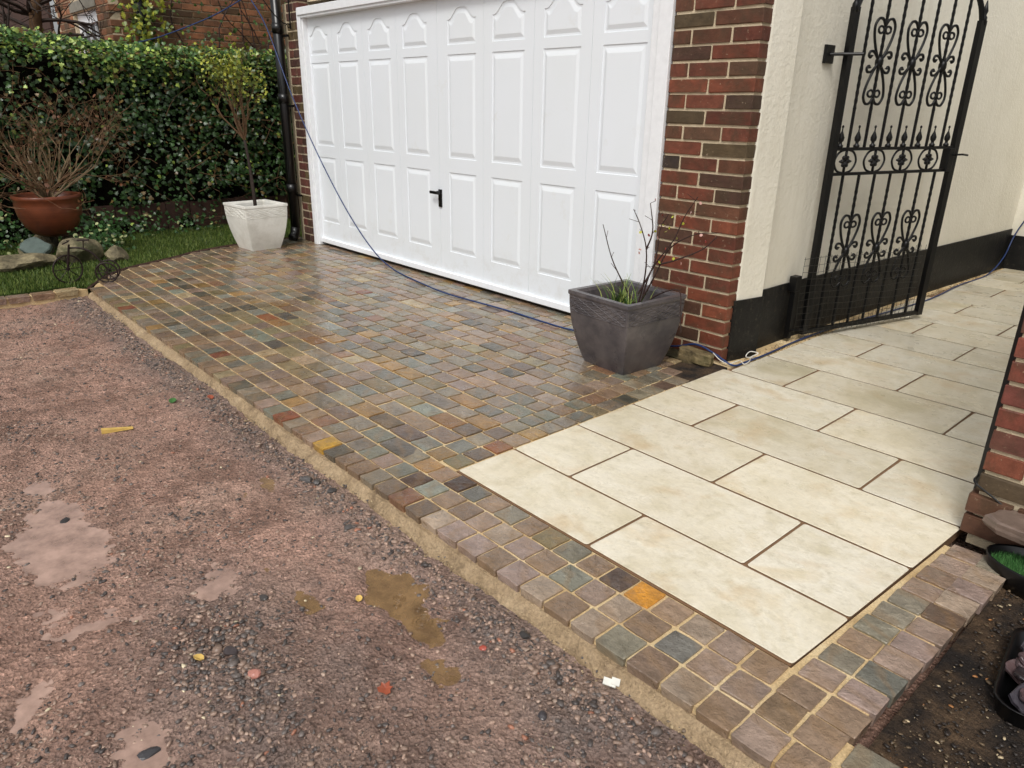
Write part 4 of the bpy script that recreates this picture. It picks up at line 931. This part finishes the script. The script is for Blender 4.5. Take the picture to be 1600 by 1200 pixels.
pal = np.array([lin(128, 138, 44), lin(158, 160, 60), lin(104, 118, 40), lin(88, 104, 44)]); c = pal[rng.integers(0, 4, n)]*(.7+.5*rng.random((n, 1)))
V, F, C = leaves(P, .028+.018*rng.random(n), c, 'oval', (0, 0, .5), .9); tag(link('leaves', arr_mesh('leaves', V, F, C), MAT['leaf'], tr), kind='stuff')
# bare red-brown shrub in the bowl
r = random.Random(12); sh = empty('bare_shrub', (-7.0, -.13, .55), label='bare reddish twiggy shrub growing in the terracotta bowl', cat='shrub')
m = MB(); m2 = MB(); tips = []
for k_ in range(15):
    a = r.uniform(0, 6.28); q = r.uniform(.3, 1.2); grow(m2, (.04*math.cos(a), .04*math.sin(a), 0), (q*math.cos(a), q*math.sin(a), 1), .55, .012, 1, r, .4, None, .2, (2, 3), 5, 5, .7, .18)
    grow(m, (.05*math.cos(a), .05*math.sin(a), .1), (q*1.2*math.cos(a), q*1.5*math.sin(a), .8), .56, .007, 4, r, .6, tips, .0, (2, 3), 4, 4, .74, .22, .0018)
m2.build('stems', MAT['twig_pale'], sh); m.build('twigs', MAT['twig_red'], sh)
T = np.array([tuple(t_) for t_ in tips]); P = T[rng.integers(0, len(T), 260)]+rng.normal(size=(260, 3))*.03; c = np.array([lin(104, 66, 42), lin(86, 60, 38), lin(60, 72, 36)])[rng.integers(0, 3, 260)]
V, F, C = leaves(P, .03+.02*rng.random(260), c, 'oval', None, 1); tag(link('dry_leaves', arr_mesh('dry_leaves', V, F, C), MAT['leaf'], sh), kind='stuff')
# bare stems and grassy leaves in the grey planter
r = random.Random(5); rs = empty('bare_rose', (-.44, 1.86, .37), label='bare dark rose stems rising from the grey planter', cat='plant')
m = MB()
for P_ in ([(0, 0, 0), (.02, .03, .2), (.0, .05, .38), (-.06, .05, .52), (-.10, .02, .62)], [(0, 0, 0), (-.1, -.05, .18), (-.17, -.08, .32), (-.24, -.1, .52)], [(0, 0, 0), (.08, .05, .22), (.14, .1, .4), (.28, .14, .5), (.4, .2, .52)], [(.02, 0, 0), (.05, .05, .25), (.16, .1, .45), (.2, .14, .6), (.26, .17, .72)],
           [(.03, 0, .0), (.1, .05, .1), (.25, .08, .16), (.3, .05, .02), (.34, .02, -.08)], [(.1, .06, .3), (.2, .1, .34), (.34, .16, .42), (.40, .2, .5)], [(0, .05, .38), (.03, .06, .5), (-.02, .08, .66)], [(.0, 0, .1), (.05, .08, .3), (.04, .12, .5), (.08, .14, .6)]):
    c = catmull(P_, 5); m.tube(c, [.0062*(1-.65*i/len(c)) for i in range(len(c))], 5, False)
    for i in range(4, len(c), 3):
        d = Vector((r.uniform(-1, 1), r.uniform(-1, 1), r.uniform(0, 1))).normalized(); m.tube([c[i], c[i]+d*r.uniform(.02, .07)], .0018, 3, False)
m.build('stem', MAT['twig_dark'], rs)
n = 26; P = np.array([[r.uniform(-.12, .38), r.uniform(0, .18), r.uniform(.3, .7)] for _ in range(n)]); V, F, C = leaves(P, np.full(n, .022), np.array([lin(150, 60, 50), lin(170, 170, 60), lin(190, 150, 140)])[rng.integers(0, 3, n)], 'oval', None, 1); tag(link('buds', arr_mesh('buds', V, F, C), MAT['leaf'], rs), kind='stuff')
gt = empty('grass_clump', (-.5, 1.80, .37), label='tuft of long green blades inside the grey planter', cat='plant'); V = []; Fq = []; CC = []
for k_ in range(70):
    a = r.uniform(0, 6.28); L_ = r.uniform(.14, .28); bx, by = r.gauss(0, .06), r.gauss(0, .05); w_ = .0045; q = r.uniform(.25, 1.0); col_ = lin(*r.choice([(76, 112, 44), (110, 140, 62), (58, 90, 38), (140, 150, 80)]))
    px_, py_ = -math.sin(a)*w_, math.cos(a)*w_; base_ = len(V)
    for i in range(5):
        u = i/4; s_ = L_*q*u*u; z = L_*(u-.45*q*u*u); ww = (1-u*.9); V += [(bx+math.cos(a)*s_+px_*ww, by+math.sin(a)*s_+py_*ww, z), (bx+math.cos(a)*s_-px_*ww, by+math.sin(a)*s_-py_*ww, z)]; CC += [col_, col_]
    for i in range(4): Fq.append((base_+2*i, base_+2*i+1, base_+2*i+3, base_+2*i+2))
tag(link('blades', arr_mesh('blades', V, Fq, np.array(CC)), MAT['grass'], gt), kind='stuff')

# ------------------------------------------------------------------ little iron tricycle ornament
tc = empty('tricycle_ornament', (-5.13, -.27, -.005), label='small rusty iron tricycle ornament on the corner of the setts', cat='ornament')
def wheel(parent, c, R_, sp, rz):
    m = MB(); ax = Vector((math.cos(rz), math.sin(rz), 0)); m.tube([Vector(c)+ax*R_*math.cos(a)+Vector((0, 0, R_*math.sin(a))) for a in np.linspace(0, 2*PI, 29)], .0075, 6, False)
    for k_ in range(sp): a = 2*PI*k_/sp; m.tube([Vector(c), Vector(c)+ax*R_*math.cos(a)+Vector((0, 0, R_*math.sin(a)))], .0035, 4, False)
    n_ = Vector((-ax.y, ax.x, 0)); m.tube([Vector(c)-n_*.014, Vector(c)+n_*.014], .014, 8); return m.build('wheel', MAT['rust'], parent)
ang = math.atan2(.30, .13)
dv = Vector((math.cos(ang), math.sin(ang), 0)); nv = Vector((-dv.y, dv.x, 0))
fw = Vector((0, 0, .134))-dv*.14; wheel(tc, fw, .125, 8, ang+.6)
for q in (-1, 1): wheel(tc, Vector((0, 0, .098))+dv*.18+nv*.065*q, .09, 8, ang)
ax = Vector((0, 0, .098))+dv*.18; MB().tube([ax-nv*.075, ax+nv*.075], .006, 6).build('axle', MAT['rust'], tc)
hd_ = fw+Vector((0, 0, .22))+dv*.045; m = MB()
for q in (-1, 1): m.tube([fw+nv*.02*q, hd_+nv*.015*q], .0065, 6)
m.build('fork', MAT['rust'], tc)
MB().tube([hd_-nv*.09+Vector((0, 0, .02))-dv*.03, hd_-nv*.03+Vector((0, 0, .03)), hd_+nv*.03+Vector((0, 0, .03)), hd_+nv*.09+Vector((0, 0, .02))-dv*.03], .006, 6).build('handlebar', MAT['rust'], tc)
MB().tube(catmull([hd_-Vector((0, 0, .03)), hd_+dv*.09-Vector((0, 0, .035)), hd_+dv*.18-Vector((0, 0, .09)), ax+Vector((0, 0, .02))], 5), .009, 6).build('frame_tube', MAT['rust'], tc)
sme = MB().box(-.05, .05, -.018, .018, 0, .012).mesh(); bevel_me(sme, .005, 2); so = link('saddle', sme, MAT['rust'], tc); so.location = hd_+dv*.12+Vector((0, 0, .03)); so.rotation_euler = (0, 0, ang)
MB().tube([hd_+dv*.11-Vector((0, 0, .04)), hd_+dv*.12+Vector((0, 0, .032))], .005, 6).build('seat_post', MAT['rust'], tc)

# ------------------------------------------------------------------ blue cable
c1 = catmull([(-6.62, 2.21, 2.72), (-6.20, 2.20, 2.36), (-5.72, 2.195, 1.66), (-5.2, 2.19, 1.05), (-4.66, 2.19, .52), (-4.2, 2.2, .17), (-3.84, 2.21, .02), (-3.146, 2.086, .011), (-2.681, 2.034, .011), (-2.261, 2.056, .011), (-1.876, 2.077, .011), (-1.494, 2.07, .011), (-1.214, 2.086, .011), (-.8, 2.2, .012), (-.444, 2.285, .035), (-.26, 2.30, .09), (-.12, 2.31, .06), (0.02, 2.32, .012), (.04, 2.45, .01), (.04, 2.734, .01), (.02, 3.14, .01), (.03, 3.705, .01), (.086, 4.372, .01), (.155, 5.28, .01), (.125, 6.174, .012), (.14, 6.9, .012), (.15, 7.3, .15), (.16, 7.5, .40), (.3, 7.5, .75), (.55, 7.5, 1.3)], 8)
MB().tube(c1, .0068, 6).build('blue_cable', MAT['cable_blue'], True and None, True, label='long blue cable hanging across the garage door and lying on the paving', cat='cable')
c2 = catmull([(-6.62, 2.21, 2.72), (-7.0, 1.9, 2.50), (-7.5, 1.5, 2.30), (-8.0, 1.35, 2.24)], 8)
MB().tube(c2, .0068, 6).build('blue_cable', MAT['cable_blue'], None, True, label='blue cable end looped over the top of the ivy hedge', cat='cable')
wc = catmull([(-.12, 2.30, .065), (-.06, 2.30, .03), (.0, 2.31, .02), (.03, 2.36, .035), (.02, 2.42, .02), (.06, 2.40, .012), (.05, 2.48, .012), (.02, 2.55, .02), (.04, 2.60, .04), (.0, 2.56, .05), (.01, 2.5, .03), (.03, 2.57, .01)], 6)
MB().tube(wc, .0035, 5).build('tangled_string', MAT['cord_white'], None, True, label='tangled thin white cord at the foot of the white wall corner', cat='cord')

# ------------------------------------------------------------------ litter on the yard
def ghz(x_, y_): return float(ground_h(np.array(x_), np.array(y_)))
wdg = MB().add([(-.075, -.016, 0), (.075, -.012, 0), (.075, .012, 0), (-.075, .016, 0), (-.075, -.016, .022), (.075, -.010, .006), (.075, .010, .006), (-.075, .016, .022)], [(0, 3, 2, 1), (4, 5, 6, 7), (0, 1, 5, 4), (1, 2, 6, 5), (2, 3, 7, 6), (3, 0, 4, 7)])
o = wdg.build('wood_wedge', MAT['wood_yellow'], label='yellow wooden wedge lying on the mud', cat='wedge'); o.location = (-1.651, -.965, ghz(-1.651, -.965)+.004); o.rotation_euler = (0, 0, math.radians(76))
def leaf_obj(name, x_, y_, s_, rz, mat, lab, z=None):
    m = MB(); o_ = OUTL['ivy' if 'maple' in lab or 'curled' in lab else 'oval']; n_ = len(o_)
    m.add([(a*s_, (b-.4)*s_, .006+.25*s_*abs(a)+.12*s_*b*b) for a, b in o_]+[(0, 0, .004)], [(i, (i+1) % n_, n_) for i in range(n_)])
    me = m.mesh(name); bm = bmesh.new(); bm.from_mesh(me); bmesh.ops.solidify(bm, geom=bm.faces[:], thickness=.0012); bm.to_mesh(me); bm.free()
    o = link(name, me, MAT[mat]); o.location = (x_, y_, (ghz(x_, y_) if z is None else z)+.003); o.rotation_euler = (.15, .1, rz); tag(o, lab, 'leaf')
leaf_obj('fallen_leaf', .865, -.89, .042, .5, 'orange_leaf', 'curled orange-red leaf on the gravel at bottom centre')
leaf_obj('fallen_leaf', -1.748, -.429, .045, 1.6, 'orange_leaf', 'small red leaf on the mud near the kerb')
leaf_obj('fallen_leaf', -1.861, -.611, .05, .9, 'green_leaf', 'single green leaf on the mud near the kerb')
leaf_obj('fallen_leaf', .42, -.72, .03, .9, 'wood_yellow', 'tiny yellow leaf between the brown puddles')
leaf_obj('fallen_leaf', .38, -1.27, .035, 2.3, 'wood_yellow', 'yellow leaf in the heap of dark stones')
pk = MB().box(-.02, .02, -.012, .012, 0, .004); pk.box(.004, .03, -.006, .018, .004, .008)
o = pk.build('packing_scrap', MAT['packing_white'], label='white scrap of packing on the haunching at the kerb', cat='scrap'); o.location = (1.31, -.375, -.058); o.rotation_euler = (.3, .2, .6)
r = random.Random(44)
for i, (x_, y_, s_, c_, lab) in enumerate([(-.874, -1.386, .03, (50, 47, 46), 'black stone beside the large left puddle'), (-.49, -.455, .034, (82, 79, 78), 'larger dark grey stone of the pair by the kerb'), (-.44, -.43, .028, (74, 70, 68), 'smaller dark grey stone of the pair by the kerb'), (-.32, -.42, .026, (66, 62, 60), 'single dark stone at the foot of the haunching'), (.616, -1.50, .034, (62, 60, 62), 'dark flat stone in the puddle at bottom left'), (.98, -.42, .024, (60, 56, 54), 'black stone beside the kerb at lower centre'),
        (.92, -.55, .016, (168, 78, 62), 'small red brick chip near the kerb'), (.40, -1.18, .03, (70, 62, 62), 'upright dark stone at the top of the heap'), (.56, -1.17, .026, (176, 120, 106), 'pink stone in the heap of dark stones'), (.2, -.98, .022, (64, 60, 58), 'small black stone left of the stone heap'), (1.25, -.60, .02, (60, 56, 58), 'brown-black stone on gravel in lower right'), (.0, -.52, .024, (76, 72, 70), 'dark stone below the kerb near the puddle')]):
    me = rock_me('loose_stone', s_, s_*.75, s_*.5, 90+i, 2); o = link('loose_stone', me, MAT['slate']); o.location = (x_, y_, max(ghz(x_, y_), LEVEL-.01)+s_*.22); o.rotation_euler = (0, 0, r.uniform(0, 6)); o.color = (*lin(*c_), 1); tag(o, lab, 'stone', 'loose stones on the yard')

# ------------------------------------------------------------------ neighbouring brick house beyond the hedge
nh = empty('neighbour_house', (-9.3, 1.43, 0), label='old red brick house beyond the ivy hedge', cat='house'); NO = Vector((-9.3, 1.43, 0))
wx0, wx1 = -1.86+.0, -.62
m = MB(); m.box(-2.9, -1.86, .012, 3.5, -.1, 4.6); m.box(-.62, -.012, .012, 3.5, -.1, 4.6); m.box(-1.86, -.62, .012, 3.5, -.1, 1.3); m.box(-1.86, -.62, .012, 3.5, 2.78, 4.6); m.box(-2.9, -.012, 3.5, 9, -.1, 4.6); m.box(-1.86, -.62, .25, 3.5, 1.3, 2.78)
core = m.build('wall', MAT['mortar'], nh)
palN = [((156, 104, 72), 6), ((170, 116, 82), 4), ((136, 92, 66), 4), ((118, 86, 56), 4), ((96, 72, 50), 3)]
r = random.Random(8); z = 1.95; k_ = 0
while z < 3.5:
    x_ = -2.9+(.14 if k_ % 2 else 0)
    while x_ < -.02:
        b = min(x_+.278, 0); hit = (b > -1.9 and x_ < -.60 and z < 2.92)
        if not hit: brick(core, (x_+b-.012)/2, .065, z+.04, b-x_-.012, .13, r, palN)
        elif x_ < -1.9: brick(core, (x_-1.9-.012)/2+.0, .065, z+.04, max(.03, -1.9-x_-.004), .13, r, palN)
        elif b > -.60: brick(core, (b-.60)/2, .065, z+.04, max(.03, b+.60-.012), .13, r, palN)
        x_ = x_+.278
    y_ = .0+(.14 if k_ % 2 else 0)
    if k_ % 2: brick(core, -.062, .0685, z+.04, .125, .128, r, palN) if False else None
    while y_ < 3.6 and z < 3.2:
        brick(core, -.055, y_+.133, z+.04, .266, .125, r, palN, PI/2); y_ += .278
    z += CH; k_ += 1
lt = MB().box(-1.95, -.56, -.012, .12, 2.79, 2.92).build('lintel', MAT['stone_lintel'], nh)
wn = MB(); wn.box(-1.86, -1.74, .06, .14, 1.3, 2.78); wn.box(-.72, -.62, .06, .14, 1.3, 2.78); wn.box(-1.74, -.72, .06, .14, 2.62, 2.78); wn = wn.build('window', MAT['upvc'], nh)
MB().box(-1.74, -.72, .11, .12, 1.3, 2.62).build('pane', MAT['glass_dark'], wn)
for q in (-1.4, -1.06): MB().box(q-.015, q+.015, .08, .108, 1.3, 2.62).build('glazing_bar', MAT['upvc'], wn)
dp2 = empty('neighbour_downpipe', (-9.22, 1.80, 0), label='black downpipe with yellow ivy on the neighbouring brick house', cat='drainpipe')
MB().tube([(0, 0, 0), (0, 0, 4)], .065, 12).build('pipe', MAT['plastic_black'], dp2, True)
n = 420; P = np.stack([rng.random(n)*.12, rng.normal(size=n)*.16, 2.0+rng.random(n)*1.3], -1); c = np.array([lin(176, 178, 66), lin(130, 146, 58), lin(80, 104, 48)])[rng.integers(0, 3, n)]*(.6+.5*rng.random((n, 1)))
iv = empty('wall_ivy', (-9.18, 1.80, 0), label='sparse yellow-green ivy climbing beside the neighbouring downpipe', cat='ivy'); V, F, C = leaves(P, .04+.03*rng.random(n), c, 'ivy', (1, -.3, .3), .6); tag(link('foliage', arr_mesh('foliage', V, F, C), MAT['leaf'], iv), kind='stuff')
cl = empty('bare_climber', (-9.2, 2.9, 1.9), label='bare dark climber branches spread over the neighbouring brick wall', cat='climber'); m = MB(); r = random.Random(3)
for k_ in range(10):
    p = [Vector((.03, r.uniform(-1.2, 1.4), 0))]; d = Vector((0, r.uniform(-1, 1), 1)).normalized()
    for i in range(9): d = (d+Vector((0, r.uniform(-.5, .5), r.uniform(-.2, .3)))).normalized(); p.append(p[-1]+d*.17)
    m.tube(p, [.014-.001*i for i in range(10)], 4, False)
m.build('branches', MAT['twig_dark'], cl)
n = 160; P = np.stack([.05+rng.random(n)*.05, rng.uniform(-1.2, 1.6, n), rng.random(n)*1.3], -1); V, F, C = leaves(P, .04+.02*rng.random(n), np.array([lin(60, 84, 40)])[np.zeros(n, int)]*(.5+rng.random((n, 1))), 'ivy', (1, 0, .3), .5); tag(link('foliage', arr_mesh('foliage', V, F, C), MAT['leaf'], cl), kind='stuff')
# dark timber shed and tangled bare tree left of it
shd = empty('timber_shed', (-13.2, 1.34, 0), label='dark timber shed wall behind the hedge at far left', cat='shed')
for k_ in range(22): MB().box(-6, .93, .0+.004*(k_ % 2), .05, .22*k_+.002, .22*k_+.215).build('board', MAT['fence_brown'], shd)
bt = empty('bare_tree', (-10.3, .62, 0), label='leafless brown tree with tangled branches behind the hedge', cat='tree'); r = random.Random(10)
m = MB(); m.tube(catmull([(0, 0, 0), (.05, .05, 1.2), (-.05, .1, 2.2), (.1, .16, 2.9)], 4), [.13, .125, .12, .12, .11, .11, .1, .1, .09, .085, .08, .075, .07], 9); m.build('trunk', MAT['bark'], bt, True)
m = MB()
for k_ in range(13):
    a = r.uniform(0, 6.28); grow(m, (-.03, .1, r.uniform(1.9, 2.8)), (.3+math.cos(a)*.9, math.sin(a)*1.2-.3, r.uniform(.0, .6)), .8, .028, 4, r, .55, None, .05, (2, 3), 4, 4, .74, .25, .004)
m.build('crown', MAT['bark_dark'], bt)
